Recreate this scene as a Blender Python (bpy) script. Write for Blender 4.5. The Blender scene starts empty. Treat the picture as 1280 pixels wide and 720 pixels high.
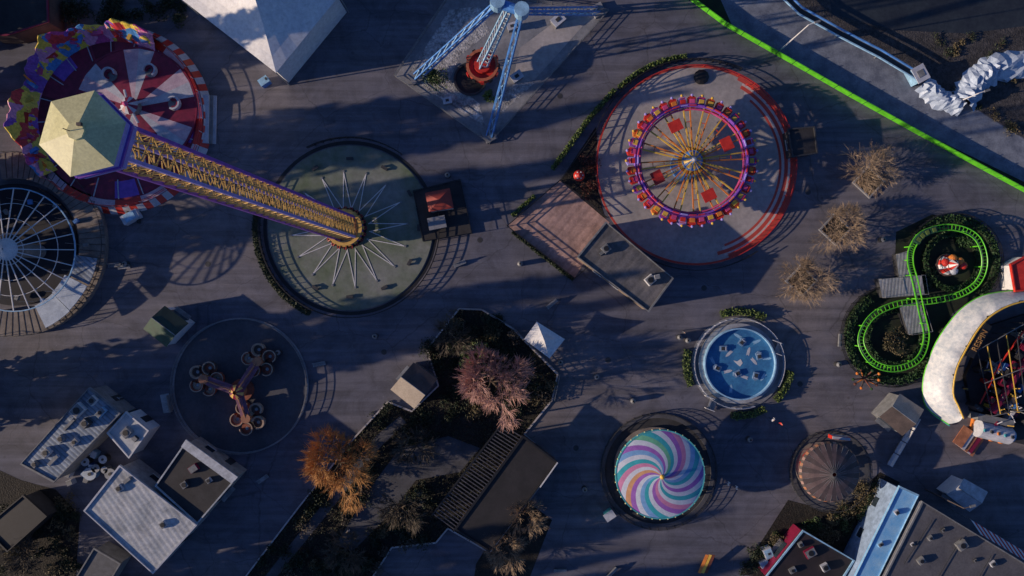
import bpy, math, random, bmesh
from mathutils import Vector, Matrix
S=0.12; H=106.0
rnd=random.Random(7)
pi=math.pi; ar=math.radians
sc=bpy.context.scene
COL=sc.collection
def V(x,y,z=0.0):
    k=S*(1-z/H); return ((x-640)*k,(360-y)*k,z)
def G(x,y,z=0.0):
    return ((x-640)*S,(360-y)*S,z)
def rot2(x,y,a):
    c,s=math.cos(a),math.sin(a); return (x*c-y*s,x*s+y*c)
# ---------------- materials
def newmat(name):
    m=bpy.data.materials.new(name); m.use_nodes=True
    nt=m.node_tree; b=nt.nodes['Principled BSDF']; return m,nt,b
def N(nt,t,**kw):
    n=nt.nodes.new(t)
    for k,v in kw.items(): setattr(n,k,v)
    return n
def rgba(c): return (c[0],c[1],c[2],1)
def mixc(nt,f,a,b,bt='MIX'):
    n=N(nt,'ShaderNodeMix',data_type='RGBA',blend_type=bt)
    if isinstance(f,(int,float)): n.inputs[0].default_value=f
    else: nt.links.new(f,n.inputs[0])
    for i,x in ((6,a),(7,b)):
        if isinstance(x,(tuple,list)): n.inputs[i].default_value=rgba(x)
        else: nt.links.new(x,n.inputs[i])
    return n.outputs[2]
def ramp(nt,fac,stops,interp='LINEAR'):
    n=N(nt,'ShaderNodeValToRGB'); cr=n.color_ramp; cr.interpolation=interp
    while len(cr.elements)<len(stops): cr.elements.new(0.5)
    for e,(p,c) in zip(cr.elements,stops):
        e.position=p; e.color=rgba(c) if not isinstance(c,(int,float)) else (c,c,c,1)
    nt.links.new(fac,n.inputs[0]); return n.outputs[0]
def noise(nt,vec,scale,detail=5,rough=.6,dist=0):
    n=N(nt,'ShaderNodeTexNoise'); n.inputs['Scale'].default_value=scale; n.inputs['Detail'].default_value=detail
    n.inputs['Roughness'].default_value=rough; n.inputs['Distortion'].default_value=dist
    nt.links.new(vec,n.inputs['Vector']); return n.outputs['Fac']
def pos(nt):
    return N(nt,'ShaderNodeNewGeometry').outputs['Position']
def bump(nt,b,h,strength,dist=.05):
    n=N(nt,'ShaderNodeBump'); n.inputs['Strength'].default_value=strength; n.inputs['Distance'].default_value=dist
    nt.links.new(h,n.inputs['Height']); nt.links.new(n.outputs[0],b.inputs['Normal'])
MC={}
def mat(name,c,c2=None,rough=.65,scale=1.2,metal=0.0,bmp=.0,stripe=None,sharp=.5):
    if name in MC: return MC[name]
    m,nt,b=newmat(name); p=pos(nt)
    if c2 is None: c2=tuple(x*.62 for x in c)
    f=ramp(nt,noise(nt,p,scale,6,.65),[(.5-.25*sharp,0),(.5+.3*sharp,1)])
    col=mixc(nt,f,c2,c)
    g=ramp(nt,noise(nt,p,scale*9,4,.7),[(.3,.72),(.7,1.12)])
    col=mixc(nt,.8,col,g,'MULTIPLY')
    if stripe:
        ang,per,dark=stripe
        mp=N(nt,'ShaderNodeMapping'); mp.inputs['Rotation'].default_value=(0,0,ang)
        nt.links.new(p,mp.inputs['Vector'])
        w=N(nt,'ShaderNodeTexWave'); w.inputs['Scale'].default_value=.31416/per; w.inputs['Distortion'].default_value=0
        nt.links.new(mp.outputs[0],w.inputs['Vector'])
        s=ramp(nt,w.outputs['Fac'],[(.12,dark),(.35,1)])
        col=mixc(nt,1,col,s,'MULTIPLY')
        st=ramp(nt,noise(nt,p,.45,6,.7,.8),[(.35,.62),(.55,1.05)])
        col=mixc(nt,.8,col,st,'MULTIPLY')
        bump(nt,b,w.outputs['Fac'],.3,.05)
    elif bmp:
        bump(nt,b,noise(nt,p,scale*12,4),bmp,.08)
    nt.links.new(col,b.inputs['Base Color'])
    b.inputs['Roughness'].default_value=rough; b.inputs['Metallic'].default_value=metal
    MC[name]=m; return m
def mural(name,cols,scale=.6):
    m,nt,b=newmat(name); p=pos(nt)
    v=N(nt,'ShaderNodeTexVoronoi'); v.inputs['Scale'].default_value=scale
    nz=N(nt,'ShaderNodeTexNoise'); nz.inputs['Scale'].default_value=.6; nz.inputs['Detail'].default_value=5; nt.links.new(p,nz.inputs['Vector'])
    nt.links.new(mixc(nt,1,p,mixc(nt,1,nz.outputs['Color'],(4,4,4),'MULTIPLY'),'ADD'),v.inputs['Vector'])
    st=[(i/len(cols),c) for i,c in enumerate(cols)]
    sp=N(nt,'ShaderNodeSeparateColor'); nt.links.new(v.outputs['Color'],sp.inputs[0])
    col=ramp(nt,sp.outputs[0],st,'CONSTANT')
    g=ramp(nt,noise(nt,p,3,5),[(.3,.55),(.7,1.15)])
    nt.links.new(mixc(nt,.9,col,g,'MULTIPLY'),b.inputs['Base Color']); b.inputs['Roughness'].default_value=.55
    MC[name]=m; return m
def asphalt():
    m,nt,b=newmat('asphalt'); p=pos(nt)
    a=ramp(nt,noise(nt,p,.035,6,.6,.6),[(.34,(.088,.094,.135)),(.5,(.125,.125,.158)),(.66,(.175,.16,.172))])
    st=ramp(nt,noise(nt,p,.22,7,.7,1.2),[(.33,.68),(.52,1.0),(.7,1.18)])
    col=mixc(nt,1,a,st,'MULTIPLY')
    fine=ramp(nt,noise(nt,p,5,6,.8),[(.3,.80),(.7,1.16)])
    col=mixc(nt,1,col,fine,'MULTIPLY')
    for ang,lo in((.5,.78),(-.45,.84)):
        mp=N(nt,'ShaderNodeMapping'); mp.inputs['Rotation'].default_value=(0,0,ang); mp.inputs['Scale'].default_value=(.05,.9,1)
        nt.links.new(p,mp.inputs['Vector'])
        s=ramp(nt,noise(nt,mp.outputs[0],1,5,.6,.3),[(.38,lo),(.6,1.1)])
        col=mixc(nt,.9,col,s,'MULTIPLY')
    v=N(nt,'ShaderNodeTexVoronoi',feature='DISTANCE_TO_EDGE'); v.inputs['Scale'].default_value=.09
    nz=N(nt,'ShaderNodeTexNoise'); nz.inputs['Scale'].default_value=.5; nz.inputs['Detail'].default_value=6; nt.links.new(p,nz.inputs['Vector'])
    nt.links.new(mixc(nt,1,p,mixc(nt,1,nz.outputs['Color'],(1.6,1.6,0),'MULTIPLY'),'ADD'),v.inputs['Vector'])
    cr=ramp(nt,v.outputs['Distance'],[(.0,.5),(.006,1)])
    col=mixc(nt,.75,col,cr,'MULTIPLY')
    v2=N(nt,'ShaderNodeTexVoronoi'); v2.inputs['Scale'].default_value=.35; nt.links.new(p,v2.inputs['Vector'])
    col=mixc(nt,.6,col,ramp(nt,v2.outputs['Distance'],[(.05,.55),(.10,1)]),'MULTIPLY')
    v3=N(nt,'ShaderNodeTexVoronoi'); v3.inputs['Scale'].default_value=.8; nt.links.new(p,v3.inputs['Vector'])
    col=mixc(nt,.5,col,ramp(nt,v3.outputs['Distance'],[(.035,2.2),(.06,1)]),'MULTIPLY')
    nt.links.new(col,b.inputs['Base Color'])
    b.inputs['Roughness'].default_value=.8
    bump(nt,b,noise(nt,p,3,8,.8),.15,.05)
    return m
def white_speck(name,base,speck,sc2=1.6):
    m,nt,b=newmat(name); p=pos(nt)
    f=ramp(nt,noise(nt,p,sc2,7,.75),[(.42,0),(.62,1)])
    col=mixc(nt,f,base,speck)
    g=ramp(nt,noise(nt,p,.3,4),[(.35,.6),(.65,1.15)])
    nt.links.new(mixc(nt,1,col,g,'MULTIPLY'),b.inputs['Base Color']); b.inputs['Roughness'].default_value=.9
    bump(nt,b,noise(nt,p,4,6),.8,.2); return m

ASPH=asphalt()
CONC=mat('concrete',(.29,.30,.33),(.17,.18,.21),.85,.25,bmp=.2)
CONCD=mat('concrete_dark',(.10,.105,.13),(.06,.065,.08),.85,.35,bmp=.2)
PADG=mat('mossy_pad',(.22,.235,.225),(.11,.15,.09),.85,.12,bmp=.2)
PADR=mat('ride_pad',(.44,.41,.41),(.30,.29,.30),.8,.15,bmp=.15)
PAVE=mat('brick_paving',(.52,.34,.30),(.36,.24,.22),.85,.3,stripe=(.7,1.2,.85))
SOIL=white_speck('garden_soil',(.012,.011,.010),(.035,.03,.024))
DIRT=white_speck('dirt',(.03,.03,.035),(.085,.08,.085))
ROCK=white_speck('gravel_pad',(.22,.23,.25),(.62,.63,.66))
BLACK=mat('black_steel',(.018,.019,.022),rough=.5)
DARK=mat('dark_grey',(.05,.052,.058),rough=.6)
GREY=mat('grey_paint',(.25,.26,.27),rough=.5)
STEEL=mat('galvanised_steel',(.42,.44,.46),rough=.45,metal=.5)
WHITE=mat('white_paint',(.78,.78,.78),(.6,.61,.63),.45,.8,sharp=.8)
CANVAS=mat('white_canvas',(.8,.8,.79),(.66,.68,.72),.55,.2)
BLUE=mat('blue_paint',(.10,.30,.75),rough=.4)
LBLUE=mat('light_blue_paint',(.35,.62,.88),rough=.4)
PURPLE=mat('purple_paint',(.28,.10,.55),(.18,.07,.42),.4)
LAV=mat('lavender_paint',(.42,.38,.84),(.32,.28,.7),.4)
YEL=mat('yellow_paint',(.80,.52,.08),(.65,.40,.06),.45)
GOLD=mat('tower_yellow_paint',(.82,.52,.14),(.64,.38,.10),.5)
CREAM=mat('cream_yellow',(.82,.78,.42),(.70,.66,.32),.5,.6)
ORANGE=mat('orange_paint',(.78,.26,.05),(.60,.18,.03),.45)
RED=mat('red_paint',(.68,.045,.03),(.48,.03,.02),.4)
MAROON=mat('maroon_paint',(.27,.015,.06),(.17,.01,.04),.45)
PINK=mat('pink_paint',(.75,.10,.30),rough=.45)
GREEN=mat('lime_green_paint',(.16,.72,.03),(.10,.5,.02),.45)
DGREEN=mat('dark_green',(.02,.09,.05),rough=.6)
TEAL=mat('teal_paint',(.08,.45,.50),rough=.4)
WOOD=mat('weathered_wood',(.28,.24,.21),(.16,.14,.13),.8,.8)
RIBW=mat('ribbed_white_metal',(.60,.62,.64),(.40,.44,.48),.45,.35,metal=.1,stripe=(-.62,.8,.9))
RIBG=mat('ribbed_grey_metal',(.34,.41,.50),(.18,.23,.30),.45,.4,metal=.2,stripe=(-.85,.6,.65))
MEMB=mat('grey_membrane_roof',(.18,.17,.175),(.10,.10,.11),.8,.4,stripe=(.72,1.3,.85))
MEMB2=mat('dark_membrane_roof',(.04,.04,.045),(.022,.022,.027),.8,.5)
GRAVEL=mat('grey_gravel_roof',(.14,.14,.155),(.07,.07,.085),.9,.35,bmp=.3,sharp=.9)
BEIGE=mat('beige_metal_roof',(.52,.44,.34),(.42,.35,.27),.6,.6)
BROWN=mat('brown_roof',(.12,.09,.08),(.07,.055,.05),.75,.6)
BARKG=mat('bark',(.12,.09,.065),(.07,.055,.04),.9,3)
TWB=mat('twigs_beige',(.46,.34,.23),(.28,.21,.14),.8,1)
TWO=mat('twigs_orange',(.62,.31,.10),(.42,.21,.07),.8,1)
TWP=mat('twigs_rose',(.60,.36,.31),(.40,.23,.20),.8,1)
TWD=mat('twigs_dark',(.14,.12,.09),(.08,.065,.05),.8,1)
LEAF=mat('evergreen_leaf',(.07,.12,.03),(.03,.06,.018),.6,1.5,sharp=.8)
LEAFL=mat('light_leaf',(.16,.22,.04),(.06,.11,.025),.6,1.5,sharp=.8)
LEAFD=mat('dark_leaf',(.035,.055,.022),(.015,.026,.012),.7,1,sharp=.8)
LEAFG=mat('green_hedge_leaf',(.03,.09,.02),(.012,.04,.012),.7,1,sharp=.8)
DRYG=mat('dry_foliage',(.20,.15,.08),(.07,.07,.035),.8,.8,sharp=.8)
GLASS=mat('window_glass',(.03,.045,.06),rough=.12)
PW=mat('panel_grey_white',(.58,.60,.66),(.40,.43,.5),.5,.8)
MURAL=mural('painted_backdrop',[(.75,.55,.05),(.5,.05,.25),(.06,.25,.6),(.8,.6,.08),(.25,.08,.45),(.75,.3,.5),(.6,.04,.05)],.42)
# ---------------- mesh builder
class MB:
    def __init__(s): s.v=[];s.f=[];s.m=[];s.mats=[]
    def mi(s,m):
        if m not in s.mats: s.mats.append(m)
        return s.mats.index(m)
    def add(s,vs,fs,m):
        o=len(s.v); s.v+=[tuple(v) for v in vs]
        if isinstance(m,list):
            for f,mm in zip(fs,m): s.f.append([i+o for i in f]); s.m.append(s.mi(mm))
        else:
            k=s.mi(m)
            for f in fs: s.f.append([i+o for i in f]); s.m.append(k)
        return s
    def prism(s,poly,z0,z1,m,top=None):
        n=len(poly); P=[(p[0],p[1]) for p in poly]
        a=sum(P[i][0]*P[(i+1)%n][1]-P[(i+1)%n][0]*P[i][1] for i in range(n))
        if a<0: P=P[::-1]
        vs=[(x,y,z0) for x,y in P]+[(x,y,z1) for x,y in P]
        fs=[[i,(i+1)%n,(i+1)%n+n,i+n] for i in range(n)]
        s.add(vs,fs+[list(range(n))[::-1]],m); s.add(vs,[list(range(n,2*n))],top or m); return s
    def box(s,c,sz,m,rz=0):
        x,y,z=c;a,b,h=sz[0]/2,sz[1]/2,sz[2]/2
        P=[rot2(u,w,rz) for u,w in((-a,-b),(a,-b),(a,b),(-a,b))]
        return s.prism([(x+p[0],y+p[1]) for p in P],z-h,z+h,m)
    def tube(s,p,q,r,m,n=6,r2=None):
        p=Vector(p);q=Vector(q);d=q-p
        if d.length<1e-6: return s
        d.normalize(); u=Vector((1,0,0)) if abs(d.z)>=.99 else d.cross(Vector((0,0,1))).normalized()
        w=d.cross(u); r2=r if r2 is None else r2
        vs=[];off=pi/4 if n==4 else 0
        for c,rr in((p,r),(q,r2)):
            for i in range(n):
                a=2*pi*i/n+off; vs.append(c+(u*math.cos(a)+w*math.sin(a))*rr)
        fs=[[i,(i+1)%n,(i+1)%n+n,i+n] for i in range(n)]+[list(range(n))[::-1],list(range(n,2*n))]
        return s.add(vs,fs,m)
    def path(s,pts,r,m,n=5,closed=False):
        L=list(pts)+([pts[0]] if closed else [])
        for a,b in zip(L,L[1:]): s.tube(a,b,r,m,n)
        return s
    def ring(s,c,r0,r1,z0,z1,m,n=64,a0=0,a1=2*pi,top=None):
        full=abs(a1-a0-2*pi)<1e-4; k=n if full else n+1
        vs=[]
        for i in range(k):
            a=a0+(a1-a0)*i/n; ca,sa=math.cos(a),math.sin(a)
            for r,z in((r0,z0),(r1,z0),(r1,z1),(r0,z1)): vs.append((c[0]+r*ca,c[1]+r*sa,z))
        fs=[];tf=[]
        for i in range(n):
            j=(i+1)%k; A=i*4;B=j*4
            fs+=[[A+1,B+1,B+2,A+2],[A+3,B+3,B,A],[A,B,B+1,A+1]]; tf.append([A+2,B+2,B+3,A+3])
        if not full: fs+=[[0,1,2,3],[4*n+3,4*n+2,4*n+1,4*n]]
        s.add(vs,fs,m); s.add(vs,tf,top or m); return s
    def disc(s,c,r,z0,z1,m,n=64,top=None):
        return s.prism([(c[0]+r*math.cos(2*pi*i/n),c[1]+r*math.sin(2*pi*i/n)) for i in range(n)],z0,z1,m,top)
    def cone(s,c,r0,r1,z0,z1,ms,n=32,twist=0,rings=1,a0=0,power=1):
        vs=[];fs=[];fm=[]
        for j in range(rings+1):
            t=j/rings; r=r0+(r1-r0)*t; z=z0+(z1-z0)*(t**power)
            for i in range(n):
                a=a0+2*pi*i/n+twist*t; vs.append((c[0]+r*math.cos(a),c[1]+r*math.sin(a),z))
        for j in range(rings):
            for i in range(n):
                k=(i+1)%n; fs.append([j*n+i,j*n+k,(j+1)*n+k,(j+1)*n+i]); fm.append(ms[i%len(ms)])
        return s.add(vs,fs,fm)
    def ball(s,c,r,m,n=10,k=6,sq=1):
        vs=[(c[0],c[1],c[2]+r*sq)];fs=[]
        for j in range(1,k):
            t=pi*j/k
            for i in range(n):
                a=2*pi*i/n; vs.append((c[0]+r*math.sin(t)*math.cos(a),c[1]+r*math.sin(t)*math.sin(a),c[2]+r*sq*math.cos(t)))
        vs.append((c[0],c[1],c[2]-r*sq))
        for i in range(n): fs.append([0,1+i,1+(i+1)%n])
        for j in range(k-2):
            for i in range(n):
                A=1+j*n;B=A+n; fs.append([A+i,B+i,B+(i+1)%n,A+(i+1)%n])
        L=len(vs)-1;A=1+(k-2)*n
        for i in range(n): fs.append([L,A+(i+1)%n,A+i])
        return s.add(vs,fs,m)
    def mesh(s,name,o=(0,0,0)):
        me=bpy.data.meshes.new(name)
        me.from_pydata([(a-o[0],b-o[1],c-o[2]) for a,b,c in s.v],[],s.f)
        for m in s.mats: me.materials.append(m)
        me.polygons.foreach_set('material_index',s.m); me.update(); return me
class Thing:
    def __init__(t,name,label,cat,loc=(0,0,0),group=None):
        t.o=bpy.data.objects.new(name,None); t.o.empty_display_size=.5; COL.objects.link(t.o)
        t.loc=tuple(loc); t.o.location=loc; t.o['label']=label; t.o['category']=cat
        if group: t.o['group']=group
    def part(t,name,mb,parent=None,label=None,smooth=False,stuff=False):
        me=mb.mesh(name,t.loc); ob=bpy.data.objects.new(name,me); COL.objects.link(ob); ob.parent=parent or t.o
        if label: ob['label']=label
        if stuff: ob['kind']='stuff'
        if smooth: me.shade_smooth()
        return ob
    def inst(t,name,me,loc,rz=0):
        ob=bpy.data.objects.new(name,me); COL.objects.link(ob); ob.parent=t.o
        ob.location=(loc[0]-t.loc[0],loc[1]-t.loc[1],loc[2]-t.loc[2]); ob.rotation_euler=(0,0,rz)
        return ob
def solo(name,label,cat,mb,loc,group=None,smooth=False):
    me=mb.mesh(name,loc); ob=bpy.data.objects.new(name,me); COL.objects.link(ob); ob.location=loc
    ob['label']=label; ob['category']=cat
    if group: ob['group']=group
    if smooth: me.shade_smooth()
    return ob
def structure(name,mb):
    ob=bpy.data.objects.new(name,mb.mesh(name)); COL.objects.link(ob); ob['kind']='structure'; return ob
def sheet(name,pxpoly,z,m):
    mb=MB(); P=[G(*p) for p in pxpoly]; n=len(P)
    a=sum(P[i][0]*P[(i+1)%n][1]-P[(i+1)%n][0]*P[i][1] for i in range(n))
    if a<0: P=P[::-1]
    mb.add([(p[0],p[1],z) for p in P],[list(range(n))],m); return structure(name,mb)
# ---------------- ground
mb=MB(); R=900
mb.add([(-R,-R,0),(R,-R,0),(R,R,0),(-R,R,0)],[[0,1,2,3]],ASPH); structure('ground',mb)
sheet('road',[(875,-60),(915,32),(998,80),(1068,118),(1158,168),(1298,236),(1500,350),(1500,290),(1290,180),(1160,100),(1080,52),(1000,10),(960,-60)],.008,mat('worn_road',(.24,.27,.33),(.12,.14,.19),.85,.5,bmp=.3))
sheet('verge_ground',[(850,-60),(862,-6),(905,30),(990,79),(1060,119),(1150,169),(1290,239),(1500,358),(1500,350),(1298,236),(1158,168),(1068,118),(998,80),(915,32),(875,-60)],.006,mat('dark_verge',(.025,.05,.015),(.015,.025,.012),.9,.8))
sheet('dirt_ground',[(963,-60),(1002,10),(1082,52),(1162,100),(1292,180),(1500,290),(1500,-60)],.012,DIRT)
WATER=mat('pond_water',(.04,.05,.06),(.025,.03,.04),.12,.2)
sheet('water',[(1030,-60),(1040,18),(1120,38),(1210,42),(1300,30),(1500,20),(1500,-60)],.02,WATER)
# ---------------- generic helpers
def inset(poly,d):
    cx=sum(p[0] for p in poly)/len(poly);cy=sum(p[1] for p in poly)/len(poly)
    out=[]
    for x,y,*_ in poly:
        L=math.hypot(x-cx,y-cy); out.append((x-(x-cx)*d/L,y-(y-cy)*d/L))
    return out
def centroid(P): return (sum(p[0] for p in P)/len(P),sum(p[1] for p in P)/len(P),0)
def openings(T,P,spec):
    n=len(P)
    for e,t,k in spec:
        a=Vector((P[e][0],P[e][1]));b=Vector((P[(e+1)%n][0],P[(e+1)%n][1])); d=(b-a).normalized(); c=a+(b-a)*t
        cen=Vector(centroid(P)[:2]); nn=Vector((d.y,-d.x)); 
        if (c-cen).dot(nn)<0: nn=-nn
        rz=math.atan2(d.y,d.x); m=MB()
        if k=='door':
            m.box((c.x+nn.x*.03,c.y+nn.y*.03,1.05),(1.1,.08,2.1),DARK,rz); T.part('door',m)
        elif k=='counter':
            m.box((c.x+nn.x*.35,c.y+nn.y*.35,1.05),(2.6,.7,.08),STEEL,rz); T.part('counter',m)
            m=MB();m.box((c.x+nn.x*.03,c.y+nn.y*.03,1.75),(2.6,.07,1.2),GLASS,rz); T.part('window',m)
        else:
            m.box((c.x+nn.x*.03,c.y+nn.y*.03,1.7),(1.4,.07,1.1),GLASS,rz); w=T.part('window',m)
            m=MB();m.box((c.x+nn.x*.05,c.y+nn.y*.05,1.10),(1.6,.16,.1),WHITE,rz); T.part('sill',m,w)
def vent(T,par,x,y,z,sx,sy,sz,m=None,rz=.6,fan=True):
    c=V(x,y,z); b=MB(); m=m or STEEL
    b.box((c[0],c[1],z+sz/2),(sx,sy,sz),m,rz)
    b.box((c[0],c[1],z+sz+.03),(sx*.9,sy*.9,.06),GREY,rz)
    if fan: b.disc((c[0],c[1]),min(sx,sy)*.34,z+sz+.06,z+sz+.12,BLACK,16)
    T.part('roof_vent',b,par)
def building(name,label,px,h,wall,roof,cat='building',edge=None,spec=(),group=None):
    P=[V(x,y,h)[:2] for x,y in px]; c=centroid(P); T=Thing(name,label,cat,c,group)
    w=MB(); w.prism(inset(P,.35),0,h-.2,wall); T.part('wall',w)
    r=MB(); r.prism(P,h-.2,h,roof); ro=T.part('roof',r)
    e=MB(); m=edge or GREY; n=len(P); Q=inset(P,.28)
    for i in range(n):
        j=(i+1)%n; e.prism([P[i],P[j],Q[j],Q[i]],h+.004,h+.22,m)
    T.part('parapet',e,ro)
    openings(T,inset(P,.35),spec)
    return T,ro,P
def gable(name,label,px,h,hr,wall,m1,m2,cat='stall',spec=()):
    P=[V(x,y,h)[:2] for x,y in px]; c=centroid(P); T=Thing(name,label,cat,c)
    w=MB(); w.prism(inset(P,.3),0,h-.05,wall); T.part('wall',w)
    a=((P[0][0]+P[1][0])/2,(P[0][1]+P[1][1])/2,hr); b=((P[2][0]+P[3][0])/2,(P[2][1]+P[3][1])/2,hr)
    v=[(p[0],p[1],h) for p in P]+[a,b]
    r=MB(); r.add(v,[[1,2,5,4]],m1); r.add(v,[[3,0,4,5]],m2); r.add(v,[[0,1,4],[2,3,5]],wall); r.add(v,[[0,3,2,1]],wall)
    ro=T.part('roof',r)
    rr=MB(); rr.tube(a,b,.07,STEEL,5); T.part('ridge_cap',rr,ro)
    openings(T,inset(P,.3),spec); return T
def fence(label,pts,h=1.1,m=None,sp=2.0,closed=False,rails=(.35,.7,1.0),rr=.04):
    m=m or STEEL; P=[(p[0],p[1]) for p in pts]; 
    L=P+([P[0]] if closed else []); c=centroid(P); T=Thing('railing_fence',label,'fence',c)
    r=MB()
    for a,b in zip(L,L[1:]):
        for k in rails: r.tube((a[0],a[1],h*k),(b[0],b[1],h*k),rr,m,4)
    po=MB()
    for a,b in zip(L,L[1:]):
        d=math.hypot(b[0]-a[0],b[1]-a[1]); n=max(1,int(d/sp))
        for i in range(n):
            x=a[0]+(b[0]-a[0])*i/n;y=a[1]+(b[1]-a[1])*i/n; po.tube((x,y,0),(x,y,h),rr*1.3,m,4)
    T.part('rail',r); T.part('post',po,stuff=True); return T
def arc(cx,cy,r,a0,a1,n):
    c=G(cx,cy); return [(c[0]+r*S*math.cos(a0+(a1-a0)*i/n),c[1]+r*S*math.sin(a0+(a1-a0)*i/n)) for i in range(n+1)]
def card(vs,fs,p,s,asp=.5,flat=.6,rg=rnd):
    u=Vector((rg.gauss(0,1),rg.gauss(0,1),rg.gauss(0,flat))).normalized(); w=u.orthogonal().normalized()
    w=(Matrix.Rotation(rg.uniform(0,6.28),3,u)@w); o=len(vs)
    vs+=[p-u*s,p+w*s*asp,p+u*s,p-w*s*asp]; fs.append([o,o+1,o+2,o+3])
def leafcloud(mb,c,rx,ry,rz,n,m,sz=.22,lumps=5,rg=rnd):
    Ls=[(rg.uniform(-.55,.55),rg.uniform(-.55,.55),rg.uniform(-.3,.4),rg.uniform(.35,.6)) for _ in range(lumps)]
    vs=[];fs=[]
    for i in range(n):
        l=Ls[i%lumps]
        while True:
            a,b,d=rg.uniform(-1,1),rg.uniform(-1,1),rg.uniform(-1,1); q=a*a+b*b+d*d
            if .25<q<1: break
        card(vs,fs,Vector((c[0]+(l[0]+a*l[3])*rx,c[1]+(l[1]+b*l[3])*ry,max(.05,c[2]+(l[2]+d*l[3])*rz))),sz*rg.uniform(.5,1.2),rg=rg)
    mb.add(vs,fs,m)
def hedge(label,pts,w,h,m=None,group=None,dens=60,sz=.16):
    m=m or LEAFL; c=centroid(pts); mb=MB()
    for a,b in zip(pts,pts[1:]):
        d=math.hypot(b[0]-a[0],b[1]-a[1]); 
        if d<.01: continue
        rz=math.atan2(b[1]-a[1],b[0]-a[0])
        mb.box(((a[0]+b[0])/2,(a[1]+b[1])/2,h*.4),(d,w*.75,h*.8),LEAFD,rz)
        vs=[];fs=[]
        for i in range(int(d*dens)):
            t=rnd.random(); q=rnd.uniform(-.5,.5)*w; z=h*rnd.uniform(.7,1.05) if abs(q)<w*.35 else rnd.uniform(.1,1)*h
            card(vs,fs,Vector((a[0]+(b[0]-a[0])*t-math.sin(rz)*q,a[1]+(b[1]-a[1])*t+math.cos(rz)*q,z)),sz*rnd.uniform(.6,1.3),.6)
        mb.add(vs,fs,m)
    return solo('hedge',label,'hedge',mb,c,group)
def bare_tree(label,x,y,rpx,ht,tm,group=None,seed=0,levels=4,tw=6,thick=.022):
    rg=random.Random(seed); zc=ht*.6
    base=V(x,y,zc); loc=(base[0],base[1],0); Rr=rpx*S*(1-zc/H)
    segs=[]
    def br(p,d,L,r,lv):
        mid=p+d*L*.5+Vector((rg.gauss(0,.06),rg.gauss(0,.06),rg.gauss(0,.03)))*L
        q=mid+(d+Vector((rg.gauss(0,.12),rg.gauss(0,.12),.05))).normalized()*L*.5
        segs.append((p,mid,r,r*.82,lv)); segs.append((mid,q,r*.82,r*.6,lv))
        if lv>=levels:
            for k in range(tw):
                s=mid.lerp(q,rg.random()); e=(d*1.3+Vector((rg.gauss(0,.4),rg.gauss(0,.4),rg.gauss(.15,.35)))).normalized()
                segs.append((s,s+e*L*rg.uniform(.7,1.5),.5*r,.2*r,9))
            return
        n=rg.choice([3,4,4,5]) if lv else rg.choice([7,8])
        for k in range(n):
            a=2*pi*k/n+rg.uniform(-.5,.5); t=rg.uniform(.35,1) if k<n-1 else 1
            s=mid.lerp(q,max(0,(t-.4)/.6)) 
            u=d.orthogonal().normalized(); w=d.cross(u)
            sp=rg.uniform(.35,.8) if lv else rg.uniform(.7,1.15)
            e=(d*math.cos(sp)+(u*math.cos(a)+w*math.sin(a))*math.sin(sp)+Vector((0,0,.10))).normalized()
            br(s,e,L*rg.uniform(.62,.85)*(1.25 if lv==0 else 1),r*.6,lv+1)
    br(Vector((0,0,0)),Vector((0,0,1)),2.0,.2,0)
    rs=sorted(math.hypot(s[1].x,s[1].y) for s in segs); r97=rs[int(len(rs)*.95)]; zm=max(s[1].z for s in segs)
    kx=Rr/r97; kz=ht/zm
    T=Thing('bare_tree',label,'tree',loc,group); tr=MB(); cr=MB()
    def sc_(p): return (p.x*kx+loc[0],p.y*kx+loc[1],p.z*kz)
    for a,b,r1,r2,lv in segs:
        f=max(ht/7,.5)
        if lv<2: tr.tube(sc_(a),sc_(b),max(.05,r1*f),BARKG,6,max(.04,r2*f))
        elif lv<4: cr.tube(sc_(a),sc_(b),max(thick*1.3,r1*f*.6),tm,3,max(thick,r2*f*.6))
        else: cr.tube(sc_(a),sc_(b),thick,tm,3,thick*.45)
    T.part('trunk',tr); T.part('crown',cr); return T
def rail_ring(label,cx,cy,rpx,h=1.1,n=48,m=None,a0=0,a1=2*pi,**k):
    return fence(label,arc(cx,cy,rpx,a0,a1,n),h,m,sp=1.2,**k)
def shrub(label,x,y,rpx,h,m,n=900,name='shrub',sz=.2,group=None):
    c=V(x,y,h*.5); b=MB()
    for k in range(5):
        a=k*1.25; b.tube((c[0],c[1],0),(c[0]+math.cos(a)*rpx*S*.5,c[1]+math.sin(a)*rpx*S*.5,h*.7),.05,BARKG,4,.02)
    T=Thing(name,label,'shrub',(c[0],c[1],0),group); T.part('stem',b)
    l=MB(); leafcloud(l,(c[0],c[1],h*.5),rpx*S,rpx*S,h*.55,n,m,sz,7); T.part('foliage',l); return T
def conifer(x,y,h,r,seed):  # shadow caster standing out of view, built as a conifer
    rg=random.Random(seed); c=G(x,y); T=Thing('shadow_conifer','tall dark green conifer added out of view to cast shadow','tree',(c[0],c[1],0),'unseen conifers added to cast shadows')
    m=MB(); m.tube(c,(c[0],c[1],h*.95),.35,BARKG,7,.06); T.part('trunk',m)
    vs=[];fs=[]
    for i in range(3000):
        t=rg.random(); z=h*(.06+.94*t); rr=r*min(1,(1-t)*2.2)*(.9+.1*math.sin(z*3+seed))+.1; a=rg.uniform(0,6.28); q=rr*rg.random()**.6
        card(vs,fs,Vector((c[0]+q*math.cos(a),c[1]+q*math.sin(a),z-q*.25)),rg.uniform(.35,.65),.8,.8,rg)
    m=MB(); m.add(vs,fs,LEAFD); T.part('crown',m)
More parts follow.
